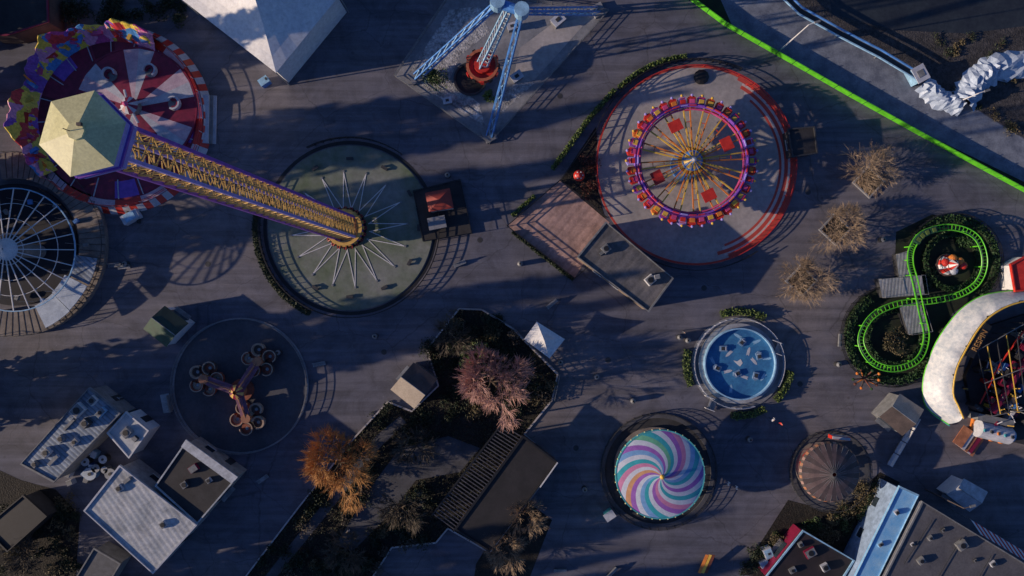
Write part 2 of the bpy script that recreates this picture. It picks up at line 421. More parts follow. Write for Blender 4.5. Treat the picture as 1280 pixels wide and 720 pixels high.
# ================= DROP TOWER
TB=G(437,287)
pad=MB(); pc=G(438,285)
pad.disc(pc,103*S,0,.15,CONC,72,PADG); structure('tower_pad_pavement',pad)
g=MB(); g.ring(pc,104.5*S,109*S,0,.012,BLACK,72); structure('drain_channel_pavement',g)
T=Thing('drop_tower','tall purple and yellow lattice drop tower with hexagonal cream cap','amusement ride',(TB[0],TB[1],0))
top=64.0; ang=math.atan2(-TB[1],-TB[0])+.42
def cr_(k,z):
    w=1.5-.45*z/top; a,b=((1,1),(-1,1),(-1,-1),(1,-1))[k%4]; x,y=rot2(a*w,b*w,ang); return (TB[0]+x,TB[1]+y,z)
for k in range(4):
    ch=MB(); ch.tube(cr_(k,.5),cr_(k,top),.22,LAV if k%2 else PURPLE,4,.17); T.part('mast_chord',ch)
la=MB(); ns=34
for i in range(ns):
    z0=.5+(top-.7)*i/ns; z1=.5+(top-.7)*(i+1)/ns
    for k in range(4):
        la.tube(cr_(k,z0),cr_(k+1,z0),.055,GOLD,4)
        la.tube(cr_(k,z0),cr_(k+1,z1),.05,GOLD,4); la.tube(cr_(k+1,z0),cr_(k,z1),.05,GOLD,4)
T.part('lattice_bracing',la)
for k in range(2):
    cb=MB(); cb.tube((TB[0]+(k-.5)*.5,TB[1]+.2,.5),(TB[0]+(k-.5)*.5,TB[1]+.2,top),.05,BROWN); T.part('lift_cable',cb)
cap=MB(); R6=2.45
def hexa(r,a0=.25): return [(TB[0]+r*math.cos(a0+i*pi/3),TB[1]+r*math.sin(a0+i*pi/3)) for i in range(6)]
cap.prism(hexa(R6*.85),top,top+.5,LAV); cap.prism(hexa(R6),top+.502,top+1.9,LAV)
for i in range(6):
    a=Vector((*hexa(R6+.02)[i],top+1.2)); b=Vector((*hexa(R6+.02)[(i+1)%6],top+1.2)); cap.tube(a,b,.14,PURPLE,4)
co=T.part('cap',cap)
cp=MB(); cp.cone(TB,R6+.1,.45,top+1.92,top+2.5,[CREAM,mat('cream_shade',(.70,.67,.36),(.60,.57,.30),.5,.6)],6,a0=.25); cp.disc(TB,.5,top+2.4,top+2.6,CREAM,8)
cp.box((TB[0]+.3,TB[1]+.35,top+2.7),(.25,.18,.2),BROWN); cp.tube((TB[0]-.3,TB[1],top+2.4),(TB[0]-.3,TB[1],top+3.2),.03,BLACK,4)
T.part('cap_roof',cp,co)
gc=MB(); gc.ring((TB[0],TB[1]),2.25,2.6,2.2,3.6,PURPLE,32); gc.ring((TB[0],TB[1]),2.2,2.65,3.602,3.8,GOLD,32); gc.ring(TB,2.6,3.0,2.1,2.3,BLACK,32)
T.part('gondola_ring',gc)
se=MB(); se.box((2.9,0,2.55),(.5,.5,.12),BLACK); se.box((2.7,0,3.0),(.1,.5,.9),GOLD); se.tube((2.8,-.22,3.2),(3.15,-.1,2.9),.05,RED,4); se.tube((2.8,.22,3.2),(3.15,.1,2.9),.05,RED,4)
sm=se.mesh('seat')
for i in range(20): T.inst('seat',sm,(TB[0],TB[1],0),2*pi*i/20)
fm=MB(); L=72*S
for q in(-.62,.62): fm.prism([(2.9,q-.06),(L,-.06),(L,.06),(2.9,q+.06)],.152,.20 if q>0 else .205,WHITE)
fm.box((L+.1,0,.2),(.3,.3,.1),GREY)
fme=fm.mesh('star_ray')
for i in range(16): T.inst('star_ray',fme,(TB[0],TB[1],0),2*pi*i/16+.1)
st=MB(); st.disc(TB,2.6,.152,.5,DARK,24); T.part('foundation',st)
rail_ring('dark steel safety fence circling the drop tower pad',438,285,112,1.2,50,BLACK,a0=ar(150),a1=ar(385),rr=.06)
rail_ring('dark steel queue fence beside the drop tower pad',438,285,112,1.2,12,BLACK,a0=ar(55),a1=ar(118),rr=.06)
lk=MB(); lk.box((0,0,.35),(1.0,.45,.08),DARK); lk.box((-.4,0,.17),(.1,.4,.34),DARK); lk.box((.4,0,.17),(.1,.4,.34),DARK)
lme=lk.mesh('bench')
for i in range(9):
    a=ar(-120)+ar(30)*i; ob=bpy.data.objects.new('bench',lme); COL.objects.link(ob); ob.location=(pc[0]+86*S*math.cos(a),pc[1]+86*S*math.sin(a),.15); ob.rotation_euler=(0,0,a-pi/2)
    ob['label']='small dark metal bench on the round tower pad'; ob['category']='bench'; ob['group']='benches around the drop tower'
hedge('dark clipped hedge curving outside the tower pad',arc(438,285,118,ar(170),ar(245),12),.9,.8,LEAFD)
bp=[(518,240),(576,226),(590,292),(530,302)]
P=[G(*p)[:2] for p in bp]; T=Thing('ticket_booth','black platform with small red roofed operator booth and steps','booth',centroid(P))
m=MB(); m.prism(P,0,.5,DARK,MEMB2); T.part('platform',m)
Q=[V(x,y,3)[:2] for x,y in [(531,241),(562,235),(567,260),(536,265)]]
m=MB(); m.prism(inset(Q,.25),.5,2.8,WHITE); T.part('wall',m)
m=MB(); v=[(q[0],q[1],2.8) for q in Q]; c=centroid(Q); v.append((c[0],c[1],3.5)); m.add(v,[[0,1,4],[1,2,4],[2,3,4],[3,0,4]],mat('dusty_red_roof',(.42,.06,.04),(.3,.045,.03),.6)); T.part('roof',m)
m=MB(); c=G(548,280); m.box((c[0],c[1],1.3),(2.4,1.6,1.6),GREY,.2); m.box((c[0],c[1],2.15),(2.6,1.8,.1),CONC,.2); T.part('control_cabin',m)
fence('black railing around the ticket booth platform',[G(*p)[:2] for p in bp],1.5,BLACK,closed=True)
# ================= MURAL RIDE
c=G(148,150); T=Thing('tilting_platform_ride','round maroon and white platform ride with colourful painted backdrop','amusement ride',(c[0],c[1],0))
m=MB(); m.disc(c,110*S,0,.9,MAROON,72,MAROON); T.part('deck',m)
m=MB(); m.cone(c,118*S,110.2*S,.05,.95,[RED,RED,PW,PW],160); T.part('striped_skirt',m)
PKW=mat('pinkish_white_panel',(.66,.52,.58),(.48,.34,.42),.5,.8)
for n,r0,r1,z,ms in ((20,101,109.5,.92,[PKW,RED]),(20,78,99,.95,[MAROON,mat('dark_maroon',(.16,.01,.04)),MAROON,PURPLE]),):
    m=MB(); vs=[];fs=[];mm=[]
    for i in range(n):
        for q in range(3):
            a=2*pi*(i+q/3)/n;b=2*pi*(i+(q+1)/3)/n;o=len(vs)
            vs+=[(c[0]+r*S*math.cos(t),c[1]+r*S*math.sin(t),z) for r,t in((r0,a),(r1,a),(r1,b),(r0,b))]; fs.append([o,o+1,o+2,o+3]); mm.append(ms[i%len(ms)])
    m.add(vs,fs,mm); T.part('painted_deck_ring',m)
for i in range(20):
    a=2*pi*i/20+.05; m=MB(); m.tube((c[0]+76*S*math.cos(a),c[1]+76*S*math.sin(a),1.0),(c[0]+100*S*math.cos(a),c[1]+100*S*math.sin(a),1.0),.09,PW,4); T.part('deck_rib',m)
c2=V(166,134,2)
m=MB(); m.cone((c2[0],c2[1]),74*S,1.2,1.3,1.7,[PW,PKW,MAROON,MAROON],24,a0=.2); T.part('turntable',m)
m=MB(); m.ring(c2,74*S,76*S,1.0,1.32,MAROON,48); T.part('turntable_rim',m)
m=MB(); m.disc(c2,1.2,1.6,3.0,GREY,12); m.cone(c2,1.3,.2,3.0,3.8,[PW,MAROON],12); m.ball((c2[0],c2[1],4.0),.4,PINK)
for k in range(4): m.tube((c2[0],c2[1],3.2),(c2[0]+2.6*math.cos(k*1.57+.4),c2[1]+2.6*math.sin(k*1.57+.4),2.4),.2,PW,6)
T.part('hub',m)
cm=MB(); cm.ring((0,0),.75,1.0,.3,1.05,PW,16,-2.2,2.2); cm.disc((0,0),.95,.15,.32,GREY,16); cm.ring((0,0),.4,.75,.35,.7,MAROON,12,-2.2,2.2)
cme=cm.mesh('tub_car')
for i in range(6):
    a=2*pi*i/6+.1; T.inst('tub_car',cme,(c2[0]+50*S*math.cos(a),c2[1]+50*S*math.sin(a),1.3),a)
m=MB(); n=80; hs=[3.9+1.1*math.sin(i*.23)+.6*math.sin(i*.61)+.25*math.sin(i*1.7) for i in range(n+1)]
def pp(r,t,z): return (c[0]+r*S*math.cos(t),c[1]+r*S*math.sin(t),z)
for i in range(n):
    a=ar(58+164*i/n); b=ar(58+164*(i+1)/n); h=hs[i];g_=hs[i+1]
    v=[pp(95,a,.97),pp(95,b,.97),pp(104,b,.97+g_*.35),pp(104,a,.97+h*.35),pp(111,b,g_),pp(111,a,h),pp(112.5,b,g_-.1),pp(112.5,a,h-.1),pp(112.5,b,.95),pp(112.5,a,.95)]
    m.add(v,[[0,1,2,3],[3,2,4,5],[5,4,6,7],[7,6,8,9]],MURAL)
T.part('painted_backdrop',m)
m=MB()
for i in range(14):
    a=ar(64+152*i/13); x,y=c[0]+103*S*math.cos(a),c[1]+103*S*math.sin(a)
    m.tube((x,y,1.2),(x+.9*math.cos(i),y+.9*math.sin(i),3.0+.4*(i%3)),.22,[YEL,PINK,BLUE,ORANGE,RED][i%5],6,.12); m.box((x,y,2.2),(1.6,.5,.5),[BLUE,YEL,RED,PINK][i%4],i*1.1)
T.part('carved_decoration',m,stuff=True)
m=MB()
for i in range(40):
    a=2*pi*i/40; x,y=c[0]+109*S*math.cos(a),c[1]+109*S*math.sin(a)
    if 55<math.degrees(a)<220: continue
    m.tube((x,y,.9),(x,y,2),.05,WHITE,4)
    b=2*pi*(i+1)/40; x2,y2=c[0]+109*S*math.cos(b),c[1]+109*S*math.sin(b)
    for z in(1.4,2): m.tube((x,y,z),(x2,y2,z),.05,RED,4)
T.part('railing',m)
m=MB(); s0=G(263,150)
for i in range(3): m.box((s0[0]+i*.45-.4,s0[1],.4-.13*i),(.9,7.2,.75-.26*i),PW if i%2==0 else GREY,-.02)
T.part('entrance_steps',m)
# ================= marquee
h=6
P=[V(x,y,h) for x,y in[(228,0),(345,91),(424,-5),(310,-95)]]
T=Thing('marquee_tent','large white canvas marquee tent with steep hipped roof','tent',centroid(P))
cc=centroid(P); r=MB()
v=[(p[0],p[1],h) for p in P]+[(cc[0],cc[1],10)]
vs=[];fs=[]
for e in range(4):
    p=Vector(v[e]);q=Vector(v[(e+1)%4]);t=Vector(v[4]);K=6
    for i in range(K):
        o=len(vs)
        for j in range(6):
            u=j/5
            for k in(i,i+1):
                w=p.lerp(q,k/K).lerp(t,u); w.z-=.5*math.sin(pi*u)-(.05 if k%2 else 0)*(1-u); vs.append(w)
        for j in range(5): fs.append([o+2*j,o+2*j+1,o+2*j+3,o+2*j+2])
r.add(vs,fs,CANVAS); T.part('roof',r)
m=MB(); m.prism(inset(P,.3),0.1,h-.1,CANVAS); T.part('side_wall',m)
for p in P:
    m=MB(); m.tube((p[0],p[1],0),(p[0],p[1],h),.1,STEEL,6); T.part('pole',m)
# ================= A-frame ride
slab=[(494,96),(566,-10),(760,15),(612,180)]
sheet('ride_pavement',slab,.02,CONC); sheet('gravel_pavement',[(508,96),(562,12),(600,8),(612,40),(575,70),(562,100),(600,130),(606,158)],.03,ROCK); sheet('gravel_pavement',[(618,150),(628,118),(652,96),(668,104)],.03,ROCK)
sheet('pad_pavement',[(650,60),(690,30),(740,20),(668,100),(640,105)],.034,PADR)
A1=V(622,4,22);A2=V(652,14,22)
T=Thing('pendulum_ride','blue lattice leg pendulum swing ride with round red gondola','amusement ride',((A1[0]+A2[0])/2,(A1[1]+A2[1])/2,0))
def lattice(p,q,w,m1,m2,n=10):
    b=MB();p=Vector(p);q=Vector(q);d=(q-p).normalized();u=d.cross(Vector((0,0,1))).normalized();w2=u.cross(d)
    C=[u*w+w2*w,u*-w+w2*w,u*-w-w2*w,u*w-w2*w]
    for c_ in C: b.tube(p+c_,q+c_*.6,.13,m1,4)
    for i in range(n):
        t0=i/n;t1=(i+1)/n
        for k in range(4):
            b.tube(p.lerp(q,t0)+C[k]*(1-.4*t0),p.lerp(q,t1)+C[(k+1)%4]*(1-.4*t1),.07,m2,4)
    return b
for f,a in(((520,97),A1),((612,170),A2),((747,14),A2),((655,-70),A1)):
    T.part('leg',lattice(G(*f),a,.42,BLUE,LBLUE))
    m=MB(); x=G(*f); m.box((x[0],x[1],.3),(1.8,1.8,.6),CONC,.5); T.part('foot',m)
m=MB(); m.tube(A1,A2,.6,BLUE,12); m.disc(A1,.9,21.3,22.8,LBLUE,12); m.disc(A2,.9,21.3,22.8,LBLUE,12); T.part('axle',m)
gp=V(603,83,3.2); mid=[(A1[i]+A2[i])/2 for i in range(3)]
T.part('swing_arm',lattice((gp[0],gp[1],4),mid,.55,LBLUE,WHITE,14))
m=MB(); m.disc(gp,1.2,2.6,4.2,RED,16); m.ring(gp,1.2,2.3,2.6,3.4,RED,24); m.ring(gp,1.95,2.35,3.4,3.9,mat('dusty_orange',(.55,.16,.08)),24); T.part('gondola',m)
for i in range(12):
    a=2*pi*i/12; m=MB(); m.box((gp[0]+2.35*math.cos(a),gp[1]+2.35*math.sin(a),3.3),(.4,.5,1.1),RED if i%2 else BLACK,a); T.part('seat',m)
m=MB(); c=G(588,100); m.disc(c,20*S,.04,.5,BLACK,24); m.ring(c,2.2,2.5,.5,.7,DARK,24); solo('loading_turntable','round black loading platform under the pendulum ride','platform',m,(c[0],c[1],0))
fence('grey railing around the pendulum ride slab',[G(*p)[:2] for p in slab],1.1,GREY,closed=True,rr=.05)
shrub('round green evergreen shrub on the gravel ride pad',545,100,20,2.2,LEAF)
shrub('small grey green shrub on the gravel ride pad',612,120,9,1.2,LEAFL,300)
for x,y,s,r in((646,98,1.6,.6),(640,36,1.3,.3),(697,28,1.8,.7),(560,128,1.2,.2)):
    m=MB(); c=G(x,y); m.box((c[0],c[1],.55),(s,s*.7,1.1),GREY,r); m.box((c[0],c[1],1.16),(s*1.1,s*.8,.12),PW,r); m.box((c[0],c[1],1.26),(s*.4,s*.3,.08),DARK,r)
    solo('control_cabinet','grey electrical cabinet with white lid on the ride pad','cabinet',m,(c[0],c[1],0),'electrical cabinets on ride pads')
# ================= WHEEL RIDE
pc2=G(869,207); m=MB(); m.disc(pc2,125*S,0,.14,CONCD,96,PADR); structure('wheel_ride_pavement',m)
PR=mat('worn_red_paint',(.62,.08,.05),(.42,.07,.06),.6,1.0,sharp=.9); PWH=mat('worn_white_paint',(.62,.58,.58),(.45,.42,.42),.6,1.0,sharp=.9)
for r0,r1,a0,a1,mm in((122,124.8,64,290,PR),(118.5,124.8,-70,64,PR),(115.5,118.5,-72,60,PWH),(111,115.5,-76,60,PR),(107.5,111,-72,56,PWH),(104.5,107.5,-70,50,PR)):
    m=MB(); m.ring(pc2,(r0+.05)*S,(r1-.05)*S,.14,.146,mm,64,ar(a0),ar(a1)); structure('painted_ring_pavement',m)
for rr_,a0,a1 in((123.5,-112,200),(117.5,-70,58)):
    r=rr_*S; T=Thing('curved_barrier','low red curved railing on the round ride pad','barrier',(pc2[0],pc2[1],0),'red curved barriers')
    pts=[(pc2[0]+r*math.cos(ar(a0+(a1-a0)*i/60)),pc2[1]+r*math.sin(ar(a0+(a1-a0)*i/60)),1.1) for i in range(61)]
    m=MB(); m.path(pts,.06,RED,4); T.part('railing',m); m=MB(); m.path([(p[0],p[1],.6) for p in pts],.05,RED,4); T.part('railing',m)
    m=MB()
    for p in pts[::2]: m.tube((p[0],p[1],.14),p,.05,RED,4)
    T.part('post',m,stuff=True)
wc=V(865,201,4.5); T=Thing('spinning_wheel_ride','flat spinning wheel ride with purple rim packed with gondolas','amusement ride',(wc[0],wc[1],0))
WR=70*S*(1-4.5/H); m=MB()
m.disc(wc,2.2,.14,.8,BLUE,24); m.disc(wc,1.1,.8,4.0,LAV,16); T.part('base',m)
m=MB(); m.disc(wc,1.5,4.0,4.8,BLUE,16); m.cone(wc,1.3,.3,4.8,5.6,[YEL,BLUE],16); m.ball((wc[0],wc[1],5.7),.35,WHITE); m.ring(wc,1.5,2.0,4.2,4.5,ORANGE,20); T.part('hub',m)
sp=MB(); 
sp.tube((1.4,.2,4.5),(WR*.98,.5,4.4),.13,YEL,4); sp.tube((1.4,-.2,4.5),(WR*.98,-.5,4.4),.13,ORANGE,4); sp.tube((.6,0,5.4),(WR*.6,0,4.6),.05,YEL,4)
for t in(.3,.5,.7,.9): sp.tube((WR*t,.14+.32*t,4.45),(WR*t,-.14-.32*t,4.45),.06,RED,4)
sme=sp.mesh('spoke')
for i in range(16): T.inst('spoke',sme,(wc[0],wc[1],0),2*pi*i/16+.1)
n=64
for r,z,mm,th in((WR-.6,4.4,PINK,.15),(WR+.1,4.4,PURPLE,.2),(WR-.25,4.8,PURPLE,.16)):
    m=MB(); m.path([(wc[0]+r*math.cos(2*pi*i/n),wc[1]+r*math.sin(2*pi*i/n),z) for i in range(n)],th,mm,5,True); T.part('rim',m)
gb=[]
for body,seat in((PURPLE,YEL),(RED,PINK),(ORANGE,YEL),(RED,ORANGE),(LAV,RED)):
    q=MB(); q.prism([(-.85,-.52),(.6,-.58),(.95,0),(.6,.58),(-.85,.52)],3.75,4.45,body); q.box((0,0,4.6),(.6,.7,.3),seat); q.box((-.7,0,4.85),(.14,.95,.7),body); q.tube((.5,-.4,4.8),(.5,.4,4.8),.07,RED,4); q.ball((.9,0,4.55),.22,YEL if body!=RED else LAV,6,4)
    gb.append(q.mesh('gondola'))
for i in range(40):
    a=2*pi*i/40; T.inst('gondola',gb[(0,1,4,3,1,0,3,1,2)[i%9]],(wc[0]+(WR+.5)*math.cos(a),wc[1]+(WR+.5)*math.sin(a),0),a)
for i in range(4):
    a=.45+pi/2*i; m=MB(); x,y=wc[0]+46*S*math.cos(a),wc[1]+46*S*math.sin(a); m.box((x,y,4.66),(1.6,1.9,.1),RED,a); T.part('panel',m)
m=MB(); c=G(876,97); m.ball((c[0],c[1],.3),1.2,BLACK,10,5,.3); solo('covered_mat','dark tarpaulin heap lying on the ride pad edge','tarpaulin',m,(c[0],c[1],0))
building('lattice_booth','small dark flat roofed booth beside the wheel ride',[(984,161),(1018,158),(1022,192),(990,197)],2.8,DARK,MEMB2,'booth',edge=DARK,spec=[(3,.5,'window')])
T,ro,P=building('station_building','long grey ribbed roof station building with rooftop vents',[(757,277),(842,348),(811,390),(721,321)],4.2,mat('tan_wall',(.35,.27,.2)),MEMB,'building',edge=GREY,spec=[(2,.2,'door'),(2,.45,'window'),(2,.7,'window'),(3,.5,'door'),(0,.3,'window')])
vent(T,ro,812,350,4.2,1.3,1.2,.8,WHITE,.7); vent(T,ro,757,311,4.2,1.1,1.1,.7,STEEL,.7); vent(T,ro,752,316,4.2,.9,.5,.4,DARK,.7,False); vent(T,ro,820,346,4.2,.8,.6,.9,WHITE,.2,False)
sheet('queue_pavement',[(634,283),(700,226),(762,278),(718,348)],.02,PAVE)
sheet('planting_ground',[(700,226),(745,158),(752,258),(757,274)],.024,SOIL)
fence('black railing around the brick paved queue',[G(*p)[:2] for p in[(757,272),(700,226),(634,283),(718,348),(735,333)]],1.2,BLACK,rr=.06)
fence('dark curved fence between hedge and wheel ride pad',arc(869,207,131,ar(65),ar(160),24)+[G(702,224)[:2]],1.3,BLACK,rr=.06)
fence('dark curved fence between wheel ride pad and asphalt',arc(869,207,131,ar(235),ar(305),16),1.3,BLACK,rr=.06)
hedge('narrow clipped hedge outside the wheel ride fence',arc(869,207,136,ar(95),ar(135),10),.7,.9)
hedge('low hedge strip along the wheel ride fence',[G(*p)[:2] for p in[(768,113),(735,150),(710,185),(690,212)]],.8,.9)
hedge('low hedge along the brick queue edge',[G(*p)[:2] for p in[(640,270),(668,245)]],.6,.7)
hedge('low dark hedge beside queue and station',[G(*p)[:2] for p in[(640,290),(716,350)]],.5,.6,LEAFD)
REDL=mat('red_leaf',(.2,.05,.03),(.08,.03,.02),.7,1.5)
shrub('low dark red leaved shrub in bed',738,205,16,1,REDL,500,sz=.16)
shrub('low dark red leaved shrub by queue fence',735,238,14,1,REDL,400,sz=.16)
c=G(723,221); T=Thing('mushroom_ornament','red capped mushroom ornament with white spots','ornament',(c[0],c[1],0)); m=MB(); m.tube((c[0],c[1],0),(c[0],c[1],1.2),.3,WHITE,10,.22); T.part('stem',m)
m=MB(); m.cone(c,.85,.1,1.1,1.75,[RED],16,rings=4,power=.6)
for k in range(6): m.ball((c[0]+.5*math.cos(k*1.05),c[1]+.5*math.sin(k*1.05),1.45),.14,WHITE,6,4)
T.part('cap',m)
# ================= planters
for i,(x,y) in enumerate(((1093,211),(1056,281),(1009,349))):
    fx,fy=[(1071,231),(1029,290),(987,354)][i]
    a=.35; c=G(fx+14,fy-3); m=MB()
    for q,(sx,sy) in (((0,1.6),(3.5,.2)),((0,-1.6),(3.5,.2)),((1.6,0),(.2,3.0)),((-1.6,0),(.2,3.0))):
        o=rot2(q[0],q[1],-a-.4); m.box((c[0]+o[0],c[1]+o[1],.2),(sx,sy,.4),CONC,-a-.4)
    m.box((c[0],c[1],.13),(3.0,3.0,.26),SOIL,-a-.4)
    solo('planter','square pale concrete planter holding a bare tree','planter',m,(c[0],c[1],0),'concrete planters with trees')
    bare_tree('small bare twiggy beige tree in a square planter',x,y,34,4.6,TWB,'bare trees in planters',seed=20+i,levels=4,tw=6,thick=.017)
# ================= green fence
pts=[(846,-40),(862,0),(905,32),(990,80),(1060,120),(1150,170),(1285,243),(1450,330)]
gp=[G(*p)[:2] for p in pts]; c=centroid(gp); T=Thing('green_panel_fence','long bright lime green painted panel fence','fence',(c[0],c[1],0)); m=MB()
for a,b in zip(gp,gp[1:]):
    d=math.hypot(b[0]-a[0],b[1]-a[1]);k=max(1,int(d/2.4))
    rz=math.atan2(b[1]-a[1],b[0]-a[0])
    for i in range(k):
        t=(i+.5)/k; m.box((a[0]+(b[0]-a[0])*t,a[1]+(b[1]-a[1])*t,.72),(d/k-.1,.12,1.3),GREEN,rz)
T.part('panel',m)
m=MB()
for a,b in zip(gp,gp[1:]):
    d=math.hypot(b[0]-a[0],b[1]-a[1]);k=max(1,int(d/2.4))
    for i in range(k): t=i/k; m.tube((a[0]+(b[0]-a[0])*t,a[1]+(b[1]-a[1])*t,0),(a[0]+(b[0]-a[0])*t,a[1]+(b[1]-a[1])*t,1.5),.09,DGREEN,4)
T.part('post',m,stuff=True)
# flume
F=[V(x,y,1.6) for x,y in [(965,-20),(1000,14),(1050,42),(1100,68),(1150,98)]]; T=Thing('flume_trough','blue steel water flume channel on short posts','flume',(F[2][0],F[2][1],0))
for o in(-.5,.5):
    m=MB(); m.path([(f[0]+o*.45,f[1]+o,1.8) for f in F],.16,BLUE if o>0 else LBLUE,6); T.part('side_rail',m)
m=MB()
for a,b in zip(F,F[1:]):
    d=math.hypot(b[0]-a[0],b[1]-a[1]); m.box(((a[0]+b[0])/2,(a[1]+b[1])/2,1.45),(d,.9,.1),DARK,math.atan2(b[1]-a[1],b[0]-a[0]))
T.part('channel',m)
for f in F: m=MB(); m.tube((f[0],f[1],0),(f[0],f[1],1.4),.12,STEEL,6); T.part('support_post',m)
def tarp(label,px,w,h):
    P=[Vector(G(*p)) for p in px]; m=MB(); vs=[];fs=[]; K=9; L=[]
    for a,b in zip(P,P[1:]):
        for i in range(8): L.append(a.lerp(b,i/8))
    L.append(P[-1])
    for i,p in enumerate(L):
        d=(L[min(i+1,len(L)-1)]-L[max(i-1,0)]).normalized(); n=Vector((-d.y,d.x,0))
        for k in range(K):
            t=k/(K-1); z=.05+h*math.sin(pi*t)*(1+.3*rnd.uniform(-1,1)); vs.append(p+n*(t-.5)*w*(1+.18*rnd.uniform(-1,1))+Vector((0,0,z)))
    for i in range(len(L)-1):
        for k in range(K-1): o=i*K+k; fs.append([o,o+1,o+K+1,o+K])
    m.add(vs,fs,mat('pale_tarpaulin',(.52,.62,.75),(.32,.40,.54),.5,.8)); return solo('tarpaulin_cover',label,'cover',m,centroid(P))
tarp('crumpled pale blue white tarpaulin covering the flume',[(1152,104),(1172,124),(1200,132)],3.2,1.3)
tarp('crumpled white tarpaulin draped over raised flume',[(1200,130),(1216,104),(1240,86),(1300,76)],4.2,1.8)
m=MB(); c=G(1141,97); m.box((c[0],c[1],1.0),(1.8,2.2,2.0),LBLUE,.5); m.box((c[0],c[1],2.05),(2.0,2.4,.1),PW,.5); m.box((c[0],c[1],2.13),(1,1,.08),GREY,.5); solo('flume_gate','small pale blue pump housing at the flume end','housing',m,(c[0],c[1],0))
def lamp(label,bx,by,h,mm=None):
    b=V(bx,by,0); T=Thing('lamp_post',label,'lamp',(b[0],b[1],0),'lamp posts'); m=MB(); m.tube((b[0],b[1],0),(b[0],b[1],h),.12,mm or WHITE,8,.07); T.part('pole',m)
    m=MB(); m.tube((b[0],b[1],h),(b[0]+.9,b[1]+.3,h+.15),.06,mm or WHITE,5); m.box((b[0]+1.1,b[1]+.35,h+.15),(.8,.3,.14),GREY,.3); T.part('lamp_head',m)
lamp('tall white lamp post beside the concrete road',976,62,10); lamp('tall brown lamp post between stalls',1157,612,9,BROWN)
lamp('white lamp post at the road edge',1196,128,5)
for i in range(40):
    x=rnd.uniform(1160,1279);y=rnd.uniform(45,180)
    if y>60+ (x-1100)*.62: continue
    shrub('sprawling dry weed clump on bare dirt',x,y,rnd.uniform(5,12),.5,DRYG if i%3 else LEAFD,140,'weed_clump',.14,'weeds on the dirt bank')
# ================= kids coaster
sheet('coaster_ground',[(1120,290),(1165,268),(1225,280),(1245,310),(1238,360),(1190,392),(1172,430),(1150,472),(1100,478),(1062,445),(1055,400),(1075,372),(1118,348)],.018,mat('dark_turf',(.02,.035,.015),(.012,.016,.012),.9,.6))
tp=[(1141,308,2.2),(1156,291,2.4),(1190,284,2.6),(1220,296,2.6),(1231,325,2.3),(1223,352,2),(1200,368,1.6),(1165,376,1.4),(1122,380,1.5),(1090,396,2),(1076,425,2.6),(1090,452,3),(1118,461,3),(1147,450,2.6),(1158,422,1.8),(1152,390,2.8),(1144,352,3.2),(1138,328,2.6)]
def catmull(P,k=6):
    out=[];n=len(P)
    for i in range(n):
        p=[Vector(P[(i+j)%n]) for j in(-1,0,1,2)]
        for s in range(k):
            t=s/k; out.append(.5*((2*p[1])+(-p[0]+p[2])*t+(2*p[0]-5*p[1]+4*p[2]-p[3])*t*t+(-p[0]+3*p[1]-3*p[2]+p[3])*t**3))
    return out
C=catmull([V(*p) for p in tp],7); cc=V(1145,375); T=Thing('kiddie_coaster','bright lime green steel track of small figure eight coaster','roller coaster',(cc[0],cc[1],0))
n=len(C); l1=[];l2=[]; ties=MB()
for i,p in enumerate(C):
    d=(C[(i+1)%n]-C[i-1]).normalized(); u=Vector((-d.y,d.x,0)).normalized(); l1.append(p+u*.42); l2.append(p-u*.42)
    ties.tube(p+u*.5,p-u*.5,.05,GREEN,4)
for l_ in(l1,l2): m=MB(); m.path(l_,.09,GREEN,5,True); T.part('track_rail',m)
m=MB(); m.path([p-Vector((0,0,.4)) for p in C],.1,DGREEN,5,True); T.part('track_spine',m); T.part('track_ties',ties,stuff=True)
for i in range(0,n,6):
    p=C[i]; m=MB(); m.tube((p.x,p.y,0),(p.x,p.y,p.z-.3),.1,GREEN,5); T.part('support_column',m)
PL=mat('platform_grey',(.40,.42,.45),(.26,.28,.31),.7,.6,stripe=(.1,.5,.7))
for q,z in(([(1098,349),(1152,344),(1156,368),(1103,372)],1.25),([(1124,382),(1150,377),(1161,414),(1136,418)],1.2),([(1120,318),(1134,314),(1140,345),(1124,348)],1.15)):
    P=[V(x,y,z)[:2] for x,y in q]; m=MB(); m.prism(P,0,z,DARK,PL); pl=T.part('station_platform',m)
    m=MB(); m.path([(p[0],p[1],z+1) for p in P],.04,GREY,4,True)
    for p in P: m.tube((p[0],p[1],z),(p[0],p[1],z+1),.04,GREY,4)
    T.part('platform_railing',m,pl)
for i in range(4):
    p=C[3+2*i]; d=(C[4+2*i]-C[2+2*i]); m=MB(); a=math.atan2(d.y,d.x); m.box((p.x,p.y,p.z+.35),(1.0,.9,.6),DGREEN,a); m.box((p.x,p.y,p.z+.7),(.5,.6,.15),LEAFL,a); T.part('coaster_car',m)
fence('dark fence around the coaster loop with ornament',arc(1188,327,60,ar(-35),ar(190),20),1.2,BLACK,rr=.05); fence('dark fence around the coaster loop near stalls',arc(1112,420,63,ar(95),ar(320),20),1.2,BLACK,rr=.05)
for (cx,cy,r,a0,a1,w) in((1188,327,54,-50,165,1.3),(1114,421,55,120,330,1.3),(1188,327,34,0,360,.9),(1116,421,34,0,360,.9)):
    hedge('dense dark green hedge following the coaster track',arc(cx,cy,r,ar(a0),ar(a1),24),w,.8,LEAFG,'hedges around the green coaster',dens=70,sz=.18)
c=V(1187,331,1); T=Thing('striped_ornament','red and white striped ornament figure inside coaster loop','ornament',(c[0],c[1],0))
m=MB(); m.disc(c,1.7,0,.6,BROWN,14); m.cone(c,1.5,.9,.6,2.0,[WHITE,RED],12); T.part('base',m)
m=MB()
